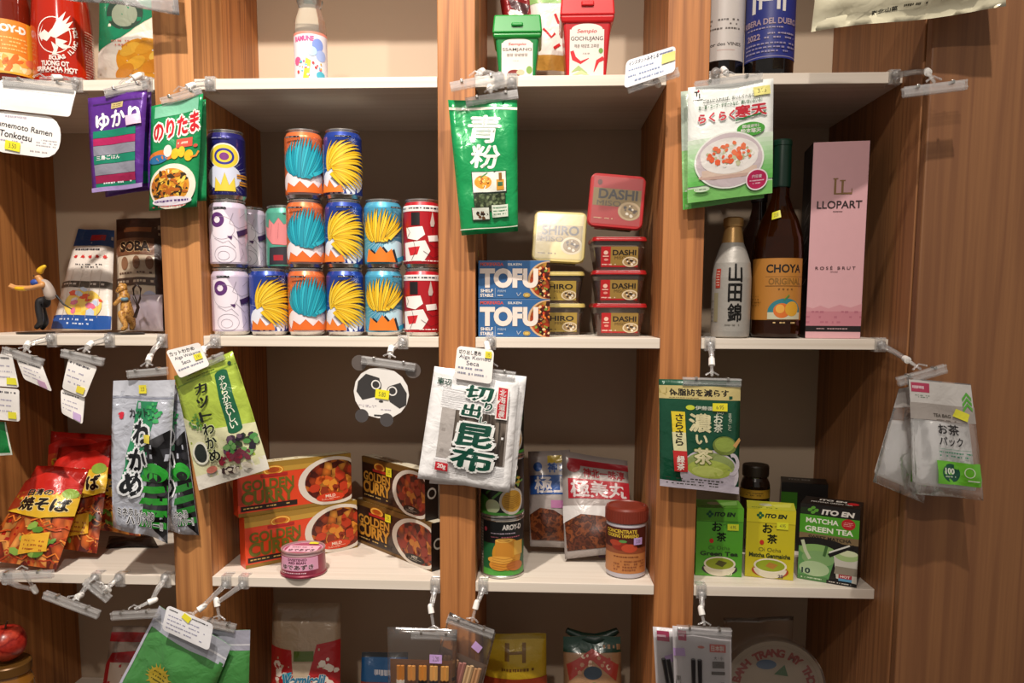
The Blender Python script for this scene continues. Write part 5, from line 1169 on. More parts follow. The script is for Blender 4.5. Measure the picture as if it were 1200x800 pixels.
# kelp packs
FW = foil('#f2f2f3', .3, .0, .5)
r_, S, _ = pouch('kelp_pack', 'white edged kelp pack hanging behind its front copy on the middle post', 'pouch', (524, 431), (617, 441), (503, 566), (603, 572), HY+.014, .007, FW, seed=24, seal=(.08, .10)); p = Print(S.W, S.H); p.rect(.1,.2,.9,.85,'#8c8480'); p.lay(S, 'printed_design', r_)
r_, S, _ = pouch('kelp_pack', 'clear and white kelp pack with big green characters, in front on the middle post', 'pouch', (509, 429), (608, 444), (489.5, 560), (597, 577), HY-.003, .010, FW, seed=25, seal=(.07, .10), wr=.0014)
KELP = food('kelp', ['#4a4038', '#6c6058', '#38302a', '#857a70'], 30, .2, (1, 1, .15), kind='noise')
p = Print(S.W, S.H); p.rect(.16,.34,.92,.78,'#a39c98'); p.poly([(.30,.34),(.90,.34),(.90,.78),(.30,.78)],KELP); p.rect(.16,.34,.32,.78,'#b8b2ae')
for q in range(9): p.line([(.14,.17+q*.018),(.5,.172+q*.018),(.92,.17+q*.018)], .0007, '#b8b8bc'); p.line([(.14,.80+q*.011),(.5,.802+q*.011),(.92,.80+q*.011)], .0006, '#b4b4b8')
for q in (.44,.58,.70,.82): p.line([(q,.34),(q+.01,.55),(q-.01,.78)], .0016, '#2c2622')
p.text('東辺', .15,.115,.055,'#1c4c3c',w=.17,bold=.03)
for ch_, x, y, h, w in (('切', .56,.175,.12,.30), ('り', .68,.275,.07,.08), ('出', .50,.325,.11,.20), ('し', .64,.395,.06,.07), ('昆', .57,.54,.19,.38), ('布', .56,.75,.19,.44)):
    p.text(ch_, x, y, h, '#0f4c3c', w=w, bold=.045, out='#f2f4f2', ow=.07, shear=.12)
p.rect(.76,.09,.90,.37,'#f0ece8'); p.rect(.775,.10,.885,.36,'#c42430'); p.text('北海道産', .83,.23,.055,'#f0e4e0',vert=True,bold=.03); p.rect(.17,.82,.31,.89,'#c42430'); p.text('20g', .24,.855,.045,'#f0e4e0',w=.09,bold=.03)
p.lay(S, 'printed_design', r_)
def tagtext(S, r, lines, stick=None, seed=1, ink='#3c4054', title='#1c1c24', rot=0, prn='handwriting'):
    p = Print(S.W, S.H); n = len(lines); 
    for i, t in enumerate(lines):
        y = .16+i*(.78/max(n, 1))
        if t is None: p.scrib(.08, y-.06, .92, y+.08, 1, '#8a8ca0', .75, seed+i)
        else: p.text(t[0], t[1], y, t[2], title if i == 0 else ink, w=t[3], bold=t[4] if len(t) > 4 else .0, rot=rot)
    p.lay(S, prn, r)
    if stick: sticker(S, stick[0], stick[1], stick[2], stick[3], stick[4], r, stick[5] if len(stick) > 5 else None)
r_, S = card('price_card', 'white handwritten card reading Alga Kombu Seca clipped above the kelp packs', 'price card', (536, 405), (579, 410), (532, 443), (576, 450), -.052, rounded=.12, seed=1)
tagtext(S, r_, [('切り出し昆布', .36, .13, .60, .02), ('Alga Kombu', .50, .14, .84), ('Seca', .46, .13, .34), None, None], (.86,.16,.011,.011,'#e6dc3c','5.95'), 3)
# seaweed silver pouches
SIL = foil('#c6cbd8', .22, .3, 1.0, 34)
def wakame(p, back=False):
    p.rect(0,0,1,.10,'#c3c7d2'); p.rect(0,.105,1,.115,'#8c90a0'); p.poly([(.42,.13),(.78,.13),(.70,.32),(.52,.66),(.16,.74),(.30,.40)],'#2c8a5c' if not back else '#4c8c6c')
    p.poly([(.55,.40),(.98,.30),(1,1),(.75,.95),(.5,.85),(.62,.62)],food('seaweed_dark', ['#1c1c20', '#34343a', '#0f0f12', '#4c4c50'], 60, .2))
    for q in range(5): p.poly([(.52,.60+q*.075),(.98,.56+q*.078),(.99,.60+q*.078),(.72,.63+q*.075),(.46,.645+q*.075)],'#2c9c30' if not back else '#24782c')
    p.ell(.76,.57,.22,.06,'#2fa838'); p.ell(.76,.60,.14,.03,'#1c2420'); p.bits(.72,.20,.14,.06,22,['#2c9c54','#48b068'],.03,5)
    p.bits(.16,.22,.05,.03,6,['#c8283c'],.03,4)
    p.text('カット', .46,.205,.055,'#16181c',w=.34,bold=.03,rot=6)
    for ch_, x, y in (('わ',.52,.33),('か',.46,.51),('め',.36,.67)): p.text(ch_, x, y, .14, '#12151a', w=.30, bold=.06, out='#e8ecf0', ow=.08, shear=.1)
    p.text('ミネラルたっぷり', .46,.855,.05,'#1c1c20',w=.62,bold=.03,out='#eceef2',ow=.07,rot=2); p.text('ハリハリー!!', .60,.905,.05,'#1c1c20',w=.62,bold=.03,out='#eceef2',ow=.07,rot=2)
r_, S, _ = pouch('seaweed_pouch', 'silver and dark green seaweed pouch at the right, partly behind its front copy', 'pouch', (163, 452), (213, 450), (196, 622), (232, 628), HY+.020, .012, SIL, seed=26, seal=(.10, .04), wr=.0024); p = Print(S.W, S.H); wakame(p, True); p.lay(S, 'printed_design', r_)
r_, S, _ = pouch('seaweed_pouch', 'silver seaweed pouch with three large black characters, in front of its copy', 'pouch', (133, 446), (204, 445), (133, 617), (198, 636), HY-.002, .016, SIL, seed=27, seal=(.10, .04), wr=.0036); p = Print(S.W, S.H); wakame(p); p.lay(S, 'printed_design', r_); sticker(S, .52,.055,.016,.015,'#eee23c',r_,'3.20',rot=4); sticker(S, .66,.36,.012,.014,'#e8d850',r_,rot=4)
# green seaweed pouch
r_, S, _ = pouch('seaweed_pouch', 'lime green seaweed pouch tilted beside the left post', 'pouch', (203, 441), (272, 411), (234, 574), (316, 549), HY, .014, foil('#a9c048', .28, .15, .5), seed=28, seal=(.10, .05), wr=.0018)
p = Print(S.W, S.H); p.rect(0,.095,1,.105,'#7c9c34'); p.poly([(0,.36),(.3,.52),(1,.60),(1,.95),(0,.95)],'#d0d0a8'); p.rect(0,.88,1,1,'#d8d4c8'); p.scrib(.2,.07,.8,.085,1,'#4c6c24',.8,2)
p.rect(.64,.135,.84,.60,'#165c3c'); p.ell(.74,.135,.10,.03,'#165c3c'); p.ell(.74,.60,.10,.03,'#165c3c'); p.text('やわらかおいしい', .74,.37,.055,'#e8ecd8',vert=True,bold=.02,step=1.0); p.ell(.90,.08,.03,.015,'#2c4c3c')
p.bits(.20,.45,.10,.08,30,['#3c7c44','#6c9c3c'],.018,7); p.ell(.16,.70,.12,.10,'#dcdccc'); p.ell(.16,.70,.09,.08,'#1c2420'); p.bits(.74,.74,.24,.09,54,['#3c2c3c','#2c3c24','#4c8c48','#241c2c','#5c4458','#6c9c5c'],.036,3,1.3); p.bits(.62,.82,.26,.04,24,['#8c2438','#6c2c3c'],.028,8,1.8); p.ell(.25,.86,.08,.03,'#b86c5c'); p.bits(.6,.9,.3,.03,10,['#3c2c2c','#c8c0b0'],.03,4,1.8)
for i, ch_ in enumerate('カットわかめ'): p.text(ch_, .42-.012*i, .19+i*.112, .080 if i < 3 else .092, '#161c14', w=.17, bold=.04, out='#dce4b4' if i > 2 else None, ow=.03)
p.lay(S, 'printed_design', r_)
r_, S = card('price_card', 'white handwritten price card leaning on top of the lime green seaweed pouch', 'price card', (194, 411), (233, 401), (211, 443), (246, 428), -.058, rounded=.10, seed=2)
tagtext(S, r_, [('カットわかめ', .42, .15, .74, .02), ('Alga Wakame', .52, .14, .78), ('Seca', .4, .13, .26), None], (.80,.52,.014,.011,'#e6e03c','3.95'), 5)
# purple and green seasoning pouches
PUR = foil('#5a2a8c', .28, .2)
r_, S, _ = pouch('seasoning_pouch', 'purple seasoning pouch peeking out behind its front copy', 'pouch', (112, 118), (178, 108), (123, 231), (180, 222), HY+.018, .010, PUR, seed=29); p = Print(S.W, S.H); p.rect(.1,.4,.9,.9,'#2c3c8c'); p.rect(.1,.8,.9,.92,'#12705c'); p.lay(S, 'printed_design', r_)
r_, S, _ = pouch('seasoning_pouch', 'purple seasoning pouch with green, crimson and grey stripes, in front', 'pouch', (103, 115), (172, 105), (109, 226), (168, 219), HY-.002, .011, PUR, seed=30, seal=(.10, .05))
p = Print(S.W, S.H); p.rect(.08,.075,.92,.09,'#3c1c5c'); p.rect(.40,.09,.62,.15,'#c8b47c'); p.scrib(.42,.10,.60,.14,2,'#5c4420',.9,2); p.text('ゆかり', .53,.26,.17,'#f2eef6',w=.76,bold=.05,rot=5)
y = .37
for c_, h in (('#128064', .075), ('#b0205c', .075), ('#8a8a98', .10), ('#128064', .085), ('#8a8a98', .11), ('#9c1c4c', .08), ('#128064', .06)): p.rect(.10, y, .86, y+h, c_); y += h+.004
p.text('三島ごはん', .36,.655,.045,'#f0f0f0',w=.42,bold=.03); p.scrib(.25,.90,.85,.94,1,'#e8e4ec',.8,3); p.rect(0,.955,1,1,'#a890c8'); p.lay(S, 'printed_design', r_); sticker(S, .82,.30,.022,.016,'#f0c8e0',r_,rot=6)
GRS = foil('#128a50', .28, .15)
r_, S, _ = pouch('seasoning_pouch', 'green rice topping pouch showing as an edge behind its front copy on the left post', 'pouch', (184, 128), (241, 116), (184, 243), (242, 235), HY+.018, .009, GRS, seed=31)
r_, S, _ = pouch('seasoning_pouch', 'green rice topping pouch with red lettering and a bowl, hanging on the left post', 'pouch', (178, 125), (239, 110), (174, 247), (230, 242), HY-.002, .011, GRS, seed=32, seal=(.12, .05))
p = Print(S.W, S.H); p.rect(.08,.02,.92,.13,'#7cc0a0'); p.text('のりたま', .52,.25,.17,'#c8202c',w=.86,bold=.06,out='#f6eee6',ow=.09,rot=6); p.rect(.55,.37,.86,.45,'#d85848'); p.scrib(.58,.385,.83,.435,1,'#f4dcc8',.95,2); p.ell(.28,.50,.30,.05,'#d8782c'); p.ell(.20,.53,.20,.04,'#2c74a8')
p.ell(.40,.465,.075,.055,'#ece6e0'); p.ell(.54,.50,.075,.05,'#e8c02c'); p.ell(.66,.49,.065,.05,'#f0c830'); p.ell(.80,.53,.085,.05,'#e8bc28'); p.line([(.84,.55),(.94,.54),(.98,.50)], .003, '#e0842c'); p.ell(.92,.45,.04,.015,'#c84c3c')
p.ell(.50,.80,.46,.21,'#f0e6d4',36,rot=-.1); p.ell(.46,.80,.38,.17,'#d89428',36); p.bits(.46,.80,.35,.15,110,['#e8b030','#2c2014','#c87820','#f0c850','#3c2c18','#b86420'],.028,3,2.4); p.ell(.50,.93,.40,.04,'#e8e0ec'); p.scrib(.15,.905,.88,.95,1,'#5c3c7c',.9,4); p.scrib(.1,.965,.9,.985,1,'#c83c4c',.8,5); p.lay(S, 'printed_design', r_)
# matcha pouch
r_, S, _ = pouch('green_tea_pouch', 'dark green instant tea pouch with a cup and yellow strip, hanging on the right post', 'pouch', (772, 444), (868, 446), (773, 568), (865, 578), HY-.001, .012, foil('#0c4c34', .28, .15), seed=33, seal=(.06, .06), wr=.0010)
p = Print(S.W, S.H); p.rect(0,.055,1,.175,'#c4b478'); p.rect(0,.075,.1,.15,'#a89858',True); p.text('体脂肪を減らす', .49,.115,.062,'#221c12',w=.72,bold=.05); p.scrib(.12,.16,.6,.17,1,'#5c4c2c',.8,2)
p.ell(.38,.25,.055,.022,'#c8d43c'); p.text('伊藤園', .55,.25,.035,'#e0e4d0',w=.22,bold=.02)
for ch_, x, y, h, w in (('濃', .50,.385,.16,.26), ('い', .52,.535,.08,.14)): p.text(ch_, x, y, h, '#dcd4a8', w=w, bold=.05, out='#3c5c2c' if ch_ == '茶' else None)
p.text('お茶', .72,.38,.075,'#dce0c8',vert=True,bold=.03); p.text('お〜い', .74,.29,.03,'#dce0c8',w=.08,bold=0); p.text('まるごと', .86,.36,.036,'#c8d0b8',vert=True,bold=.0)
p.ell(.62,.84,.37,.22,'#c4bcc4',36); p.rect(.28,.84,.94,.98,'#b4acb8'); p.ell(.62,.76,.31,.115,'#8c9c5c'); p.ell(.62,.80,.28,.085,'#a4b450'); p.ell(.60,.82,.20,.05,'#b8c468'); p.ring(.90,.74,.09,.10,.006,'#c4bcc4',a0=-110,a1=110); p.ell(.80,.575,.145,.085,'#6c7c34'); p.ell(.80,.565,.12,.065,'#8ca044'); p.line([(.92,.58),(1,.51)], .007, '#c89858')
p.text('茶', .54,.685,.14,'#dcd4a8',w=.22,bold=.04,out='#6c7c34',ow=.03); p.poly([(.14,.29),(.31,.29),(.33,.65),(.17,.65)],'#e4cc30'); p.poly([(.15,.48),(.32,.48),(.33,.65),(.17,.65)],'#dcd8a8'); p.text('さらさら', .24,.455,.065,'#221c14',vert=True,bold=.03,w=.09,step=1.15); p.poly([(.16,.65),(.33,.65),(.345,.84),(.18,.84)],'#c02828'); p.text('緑茶', .255,.76,.062,'#f0e8dc',vert=True,bold=.04,w=.09)
p.rect(0,.935,1,1,'#b8b0bc'); p.scrib(.08,.89,.8,.97,3,'#3c3c34',.75,4); p.lay(S, 'printed_design', r_); sticker(S, .735,.235,.024,.013,'#e6dc2c',r_,'6.95')
# tea filter packs
FL = film('#ffffff', .12, .14, .5, 40)
for lab, tl, tr, bl, br, Y, sd, front in (('white tea filter bag pack hanging behind, left of its front copy', (1052, 455), (1098, 447), (1024, 565), (1084, 590), HY-.088, 41, 0), ('white tea filter bag pack with green square label, hanging in front on the right board', (1064, 443), (1139, 450), (1069, 578), (1151, 586), HY-.118, 42, 1)):
    r_, S, _ = pouch('tea_filter_pack', lab, 'packet', tl, tr, bl, br, Y, .020, FL, seed=sd, seal=(.30, .04), wr=.0022, fill=(.3, 1))
    # the stack of white filter bags inside
    W, H = S.W, S.H; L0 = [S.at(W*a, H*b, 0)[0]+Vector((0, .009, 0)) for a, b in ((.05, .08), (.95, .07), (.93, .66), (.08, .66))]
    mb = MB(); q = [v+Vector((0, .010, 0)) for v in L0]; q2 = [v+Vector((0, -.004, 0)) for v in L0]; mb.add(q2+q, [(0,1,2,3),(7,6,5,4),(0,4,5,1),(1,5,6,2),(2,6,7,3),(3,7,4,0)], mat('#fbfafa', .8)); mb.build('white_filters', r_, .004)
    p = Print(W, H)
    if front: p.rect(.01,.01,.99,.20,'#d0ccc8'); p.rect(0,.20,1,.34,'#a8a09a'); p.rect(.04,.03,.34,.11,'#b83c5c'); p.scrib(.06,.04,.32,.10,1,'#e8d0d8',.9,2); p.scrib(.1,.13,.34,.16,2,'#3c6c4c',.8,3)
    if front:
        for q_ in range(3): p.poly([(.80,.13+q_*.045),(.88,.075+q_*.045),(.96,.12+q_*.045),(.96,.15+q_*.045),(.88,.105+q_*.045),(.80,.16+q_*.045)],'#5cb03c')
        p.text('TEA BAG', .50,.295,.028,'#4c443c',w=.24,bold=.02); p.scrib(.42,.325,.72,.345,1,'#5c544c',.8,3); p.text('お茶', .56,.41,.085,'#201c1c',w=.28,bold=.03); p.text('パック', .58,.51,.075,'#201c1c',w=.32,bold=.03); p.rect(.40,.575,.84,.578,'#3c8c6c'); p.scrib(.40,.59,.84,.65,2,'#3c8c6c',.85,3)
        p.rect(.34,.68,.96,.88,'#6cc034'); p.ell(.55,.78,.13,.080,'#12503c'); p.text('100', .53,.765,.05,'#e8f0e0',w=.14,bold=.04); p.scrib(.46,.80,.64,.83,1,'#c8dcc0',.8,3); p.ring(.80,.76,.07,.045,.0012,'#e0f0d0'); p.line([(.78,.83),(.92,.83)], .002, '#e8f4dc')
    else: p.rect(.62,.68,1,.86,'#6cc034'); p.rect(0,0,1,.2,'#bab4b0')
    p.lay(S, 'printed_design', r_)
    if front: sticker(S, .76,.275,.021,.013,'#e4e03c',r_,rot=-22)
# panda card
r_, S = card('panda_price_card', 'round white panda face price card hanging under the can shelf', 'price card', (414.5, 428), (480.5, 434), (414, 488), (478, 492), -.040, m='#e9e6e2', rounded=.5, seed=4)
p = Print(S.W, S.H); p.poly([(.08,.30),(.22,.14),(.46,.20),(.50,.40),(.40,.58),(.16,.66),(.05,.50)],'#3a3838'); p.poly([(.66,.34),(.84,.26),(.96,.46),(.96,.70),(.84,.78),(.66,.66),(.60,.52)],'#3a3838')
for x, y in ((.40,.34),(.70,.44)): p.ell(x,y,.10,.11,'#3a3838'); p.ring(x,y,.085,.095,.0022,'#e9e6e2')
p.rect(.38,.93,.62,.96,'#3a3838'); p.scrib(.10,.74,.42,.80,2,'#b0a8b8',.8,3); p.scrib(.5,.80,.7,.84,1,'#b0a8b8',.8,4); p.ell(.50,.66,.04,.02,'#3a3838'); p.lay(S, 'panda_print', r_); sticker(S, .52,.52,.024,.016,'#efe62c',r_,'5.80',rot=-4)
for nm, px, py in (('ear', 421, 425), ('ear', 484, 434)):
    v = U(px, py, -.0375)-r_.location; mb = MB(); mb.tube([v, v+Vector((0, .0012, 0))], .0135, mat('#5c5450', .4), 20); mb.build(nm, r_)
for px, py in ((424, 487), (453, 492)):
    v = U(px, py, -.041)-r_.location; mb = MB(); mb.tube([v, v+Vector((0, .0012, 0))], .0118, mat('#4a4646', .25, 0, .5), 20); mb.build('paw', r_)
r2 = r_
# other cards
r_, S = card('blank_card', 'large blank white card at the upper left, over the round ramen card', 'price card', (0, 93), (90, 106), (-8, 127), (82, 137), -.060, m='#fbfaf8', rounded=.12, seed=6)
p = Print(S.W, S.H); p.line([(.15,.25),(.5,.27),(.88,.28)], .0006, '#c8c8d4'); p.lay(S, 'pencil_line', r_)
r_, S = card('price_card', 'round cornered white card with black handwriting reading Tonkotsu ramen', 'price card', (-14, 128), (72, 137), (-16, 176), (70, 187), -.056, m='#f6f3f0', rounded=.42, seed=7)
p = Print(S.W, S.H); p.scrib(.24,.06,.62,.18,1,'#b8b0c0',.8,2,-.02); p.text('umemoto Ramen', .52,.36,.13,'#22222a',w=.74,bold=.01,rot=-5); p.text('Tonkotsu', .40,.56,.15,'#22222a',w=.44,bold=.01,rot=-5); p.scrib(.15,.66,.55,.74,1,'#b0a8c0',.7,3); p.scrib(.68,.56,.96,.76,3,'#b8b8c0',.7,5); p.scrib(.6,.84,.9,.92,1,'#b8b0b0',.7,6); p.lay(S, 'handwriting', r_); sticker(S, .37,.82,.026,.015,'#f4ea38',r_,'3.50',rot=-5)
r_, S = card('price_card', 'tilted white card with blue handwriting beside the red paste tub on the right post', 'price card', (734, 71), (792, 53), (731, 104), (791, 84), -.070, m='#eef0f6', rounded=.16, seed=8)
p = Print(S.W, S.H); p.text('インスタントみそしる', .36,.16,.15,'#2c3c5c',w=.60,bold=.02,rot=0); p.scrib(.68,.08,.96,.22,1,'#2c4484',.95,3); p.scrib(.06,.34,.72,.46,1,'#8c9cc0',.8,2); p.scrib(.06,.56,.74,.70,1,'#8c9cc0',.8,4); p.scrib(.06,.76,.9,.90,1,'#8c9cc0',.7,5); p.lay(S, 'handwriting', r_); sticker(S, .86,.38,.022,.015,'#f2e488',r_,rot=0)
CARDS = [('upper handwritten card of the pair at the left edge, yellow sticker', (0, 414), (14, 415), (-6, 452), (22, 454), -.050, '#e6e03c'),
         ('lower handwritten card of the pair at the left edge, yellow sticker', (-8, 453), (23, 456), (-8, 491), (23, 494), -.047, '#ece43c'),
         ('handwritten card swung edgewise beside the pair at the left edge', (19, 419), (50, 428), (28, 444), (61, 459), -.046, '#c8a0c0'),
         ('upper handwritten card under the left noodle shelf, yellow sticker', (81, 418), (114, 430), (73, 455), (100, 466), -.050, '#eedc48'),
         ('lower handwritten card under the left noodle shelf, lilac sticker', (71, 456), (99, 464), (73, 484), (97, 497), -.047, '#cbb0dc')]
for i, (lab, tl, tr, bl, br, Y, sc) in enumerate(CARDS):
    r_, S = card('price_card', lab, 'price card', tl, tr, bl, br, Y, rounded=.10, seed=10+i)
    p = Print(S.W, S.H); p.scrib(.08,.06,.92,.20,1,'#3c3c48',.85,i+2)
    for q in range(3): p.scrib(.08,.32+q*.17,.85,.42+q*.17,1,'#a8a4bc',.75,i*5+q)
    p.lay(S, 'handwriting', r_); sticker(S, .74,.82,.015,.012,sc,r_)
r_, S, _ = pouch('green_packet', 'green packet corner with white edge at the left edge under the cards', 'packet', (-40, 492), (8, 494), (-40, 535), (14, 533), -.030, .006, foil('#12803c', .3, .1), seed=50); p = Print(S.W, S.H); p.rect(.97,0,1,1,'#e0e4d8'); p.rect(0,.93,1,1,'#e0e4d8'); p.lay(S, 'printed_edge', r_)
# bag hanging at the top right
r_, S, _ = pouch('dried_food_bag', 'pale yellow dried food bag hanging into the top right corner', 'bag', (958, -70), (1172, -90), (950, 38), (1176, 9), -.150, .030, foil('#e8e2c4', .35, .0, .4, 25), seed=51, seal=(.08, .12), wr=.004, nu=18)
p = Print(S.W, S.H); p.poly([(.20,0),(.95,0),(.90,.62),(.55,.70),(.24,.66)],food('dried', ['#5c3424', '#8c5c44', '#3c2418', '#a87c64'], 50, .3)); p.text('東北山菜', .38,.865,.045,'#2c2a20',w=.14,bold=.04,rot=6); p.text('たこわり', .72,.80,.045,'#2c2a20',w=.10,bold=.03,rot=3); p.scrib(.48,.81,.62,.86,1,'#4c4838',.8,3); p.lay(S, 'printed_design', r_)
# ------------------------------------------------------------------ bottom row
# green packs hanging lower left
ZIP = film('#dde0ea', .30, .12, .8, 35)
GRN = foil('#4a8f4a', .28, .05, .5)
def wcor(tl, tr, bl, br, Y): return (tl, tr, bl, br, Y)
r_, S, _ = pouch('green_pack', 'green pack with clear zip top hanging behind, right of its tilted front copy', 'pouch', (226, 736), (293, 738), (222, 858), (291, 862), HY+.016, .010, GRN, seed=60, seal=(.20, .04)); p = Print(S.W, S.H); p.rect(0,0,1,.19,'#a8a8b8'); p.rect(.0,.13,1,.145,'#d8d8e0'); p.lay(S, 'zip_top', r_)
r_, S, _ = pouch('green_pack', 'tilted green pack with a yellow sun emblem and clear zip top, in front', 'pouch', (186, 710), (271, 757), (134, 812), (226, 868), HY-.002, .014, GRN, seed=61, seal=(.20, .04), wr=.0022)
p = Print(S.W, S.H); p.rect(0,0,1,.22,'#b4b8c4'); p.rect(0,.13,1,.15,'#e4e6ec'); p.rect(0,.0,.03,1,'#c0c0d0'); p.ell(.52,.98,.34,.36,'#e0d4b8'); p.burst(.38,.60,.10,.18,18,'#c8a838',2,.1,.9); p.ell(.38,.60,.13,.10,'#b8a034'); p.scrib(.30,.54,.46,.66,3,'#2c3c1c',.8,3); p.lay(S, 'printed_design', r_)
r_, S = card('price_card', 'tilted handwritten price card on top of the tilted green pack', 'price card', (196, 709), (250, 732), (190, 737), (245, 762), -.062, m='#eeeef2', rounded=.14, seed=20)
p = Print(S.W, S.H); p.scrib(.06,.06,.30,.18,1,'#22222a',.9,2); p.scrib(.55,.06,.92,.18,1,'#22222a',.9,3)
for q in range(4): p.scrib(.07,.28+q*.16,.92,.38+q*.16,1,'#9c9cb4',.8,q)
p.lay(S, 'handwriting', r_); sticker(S, .44,.14,.016,.012,'#efe63c',r_,rot=-22)
def rest_bag(name, label, cat, x0, x1, ytop, Y, T, m, draw, sd, yb=None, skew=0, extra=None, **kw):
    y1 = 980
    r_, S, _ = pouch(name, label, cat, (x0+skew, ytop), (x1+skew, ytop), (x0, y1), (x1, y1), Y, T, m, seed=sd, zbase=ZL+.0, yb=yb, **kw)
    p = Print(S.W, S.H); k = S.H
    draw(p, lambda y: (U((x0+x1)/2, ytop, Y).z-U((x0+x1)/2, y, Y).z)/k); p.lay(S, 'printed_design', r_); return r_, S
def dr_ver(p, f):
    p.rect(0, f(770), 1, 1, '#b8a48c'); p.poly([(0,f(752)),(.32,f(756)),(.38,f(800)),(.2,f(830)),(0,f(815))],'#a01c20'); p.poly([(1,f(745)),(.68,f(750)),(.56,f(790)),(.8,f(820)),(1,f(810))],'#a01c20'); p.bits(.16,f(785),.12,f(800)-f(785),8,['#d8ccc0'],.045,3); p.bits(.84,f(780),.12,f(800)-f(785),8,['#d8ccc0'],.045,5); p.rect(.36,f(757),.64,f(768),'#4c5c20')
    p.poly([(.20,f(782)),(.34,f(779)),(.32,f(794)),(.22,f(792))],'#1c84a0'); p.text('Vermicelli', .52,f(788),f(795)-f(785),'#2c6c8c',w=.56,bold=.05,out='#d8d0c4',ow=.03,shear=.2)
rest_bag('rice_noodle_bag', 'large rice noodle bag with red corners and blue lettering on the bottom shelf', 'bag', 320, 400, 706, .150, .030, foil('#a08a72', .3, .05, .6), dr_ver, 62, yb=.11)
def dr_blue(p, f): p.rect(0,0,1,.06,'#141418'); p.scrib(.3, f(778), .95, f(792), 1, '#d8d8e0', .95, 4); p.rect(0,f(795),1,1,'#a03c20')
rest_bag('snack_bag', 'blue snack bag standing behind the chopstick packs', 'bag', 424, 478, 764, .160, .020, foil('#1c5c94', .3, .05), dr_blue, 63, yb=.12)
def dr_yel(p, f): p.rect(0,0,1,.05,'#8c741c'); p.rect(.35,f(752),.42,f(770),'#6c4c10'); p.rect(.62,f(752),.68,f(772),'#6c4c10'); p.rect(.35,f(760),.68,f(763),'#6c4c10'); p.scrib(.3,f(776),.85,f(784),1,'#5c3c10',.9,3); p.rect(0,f(790),1,1,'#7c2c14'); 
rest_bag('yellow_bag', 'dim yellow bag on the bottom shelf left of the green topped bag', 'bag', 566, 640, 742, .120, .030, foil('#a88c1c', .35, .05), dr_yel, 64)
def dr_red(p, f):
    p.rect(0,0,1,f(762),'#0f3a2c'); p.poly([(.05,f(775)),(.5,f(758)),(.95,f(775)),(.9,f(792)),(.5,f(770)),(.1,f(792))],'#a83c34'); p.bits(.5,f(778),.4,f(790)-f(776),22,['#d8c0a8','#a83c34','#b8886c'],.03,3); p.ell(.50,f(783),.16,f(790)-f(783),'#2c3c4c'); p.ell(.52,f(797),.07,f(800)-f(796),'#3c6c3c')
r_, S = rest_bag('noodle_bag', 'brown noodle bag with a dark green gathered top on the bottom shelf', 'bag', 660, 727, 745, .140, .030, foil('#a07a58', .35, .05, .6), dr_red, 65, yb=.11)
v = U(697, 748, .145)-r_.location; mb = MB(); mb.tube([U(664, 738, .15)-r_.location, U(680, 746, .15)-r_.location, U(697, 750, .15)-r_.location, U(712, 745, .15)-r_.location, U(724, 738, .15)-r_.location], [.006, .011, .014, .011, .006], mat('#0e2c22', .4), 8); mb.build('gathered_top', r_)
def dr_pk(p, f): p.rect(0,f(740),1,f(750),'#a01c24'); p.poly([(.1,f(762)),(.8,f(757)),(.7,f(772)),(.0,f(800)),(0,f(775))],'#a01c24'); p.rect(.1,f(772),.9,1,'#b8a494')
rest_bag('snack_bag', 'pale snack bag with red bands behind the tilted green pack', 'bag', 122, 188, 733, .180, .022, foil('#a09084', .3, .05, .6), dr_pk, 66, yb=.14, skew=10)
# fruit at the left edge, on the bottom shelf on a crate
c = U(-2, 752, .02); c.x = max(c.x, XL+.047); fr = empty('red_fruit', (c.x, c.y, c.z-.038), 'round dark red fruit cut by the left picture edge', 'fruit')
mb = MB(); vs = []; fs = []; nu, nv = 24, 16
for j in range(nv+1):
    ph = math.pi*j/nv
    for i in range(nu):
        th = 2*math.pi*i/nu; r = .036*(1+.04*math.cos(5*th)*math.sin(ph)); z = math.cos(ph)*.035-.008*math.exp(-(ph/.4)**2)
        vs.append((r*math.sin(ph)*math.cos(th), r*math.sin(ph)*math.sin(th), .038+z))
for j in range(nv):
    for i in range(nu): fs.append((j*nu+i, (j+1)*nu+i, (j+1)*nu+(i+1) % nu, j*nu+(i+1) % nu))
mb.add(vs, fs, food('fruit_skin', ['#8c1c14', '#a82c20', '#7a1410', '#b8402c'], 40, .3, kind='noise'), True); mb.build('fruit_flesh', fr)
mb = MB(); mb.tube([(0, 0, .064), (.002, 0, .074), (.005, 0, .080)], [.0018, .0014, .002], mat('#4c3420', .6), 6); mb.build('stem', fr)
zc = c.z-.038-ZL
am = empty('amber_jar', (c.x-.002, .022, ZL+.0004), 'dim amber jar with a flat lid below the red fruit at the left edge', 'jar')
mb = MB(); mb.lathe([(.040, 0), (.043, .003), (.044, .012), (.044, zc-.040), (.038, zc-.026), (.037, zc-.020)], mat('#8a5a20', .15, 0, .6), NSEG); mb.build('glass_jar', am)
mb = MB(); mb.lathe([(.040, zc-.0205), (.041, zc-.019), (.041, zc-.003), (.039, zc-.001), (.0003, zc-.001)], mat('#6c4a20', .35, .3), NSEG, caps=False); mb.build('lid', am)
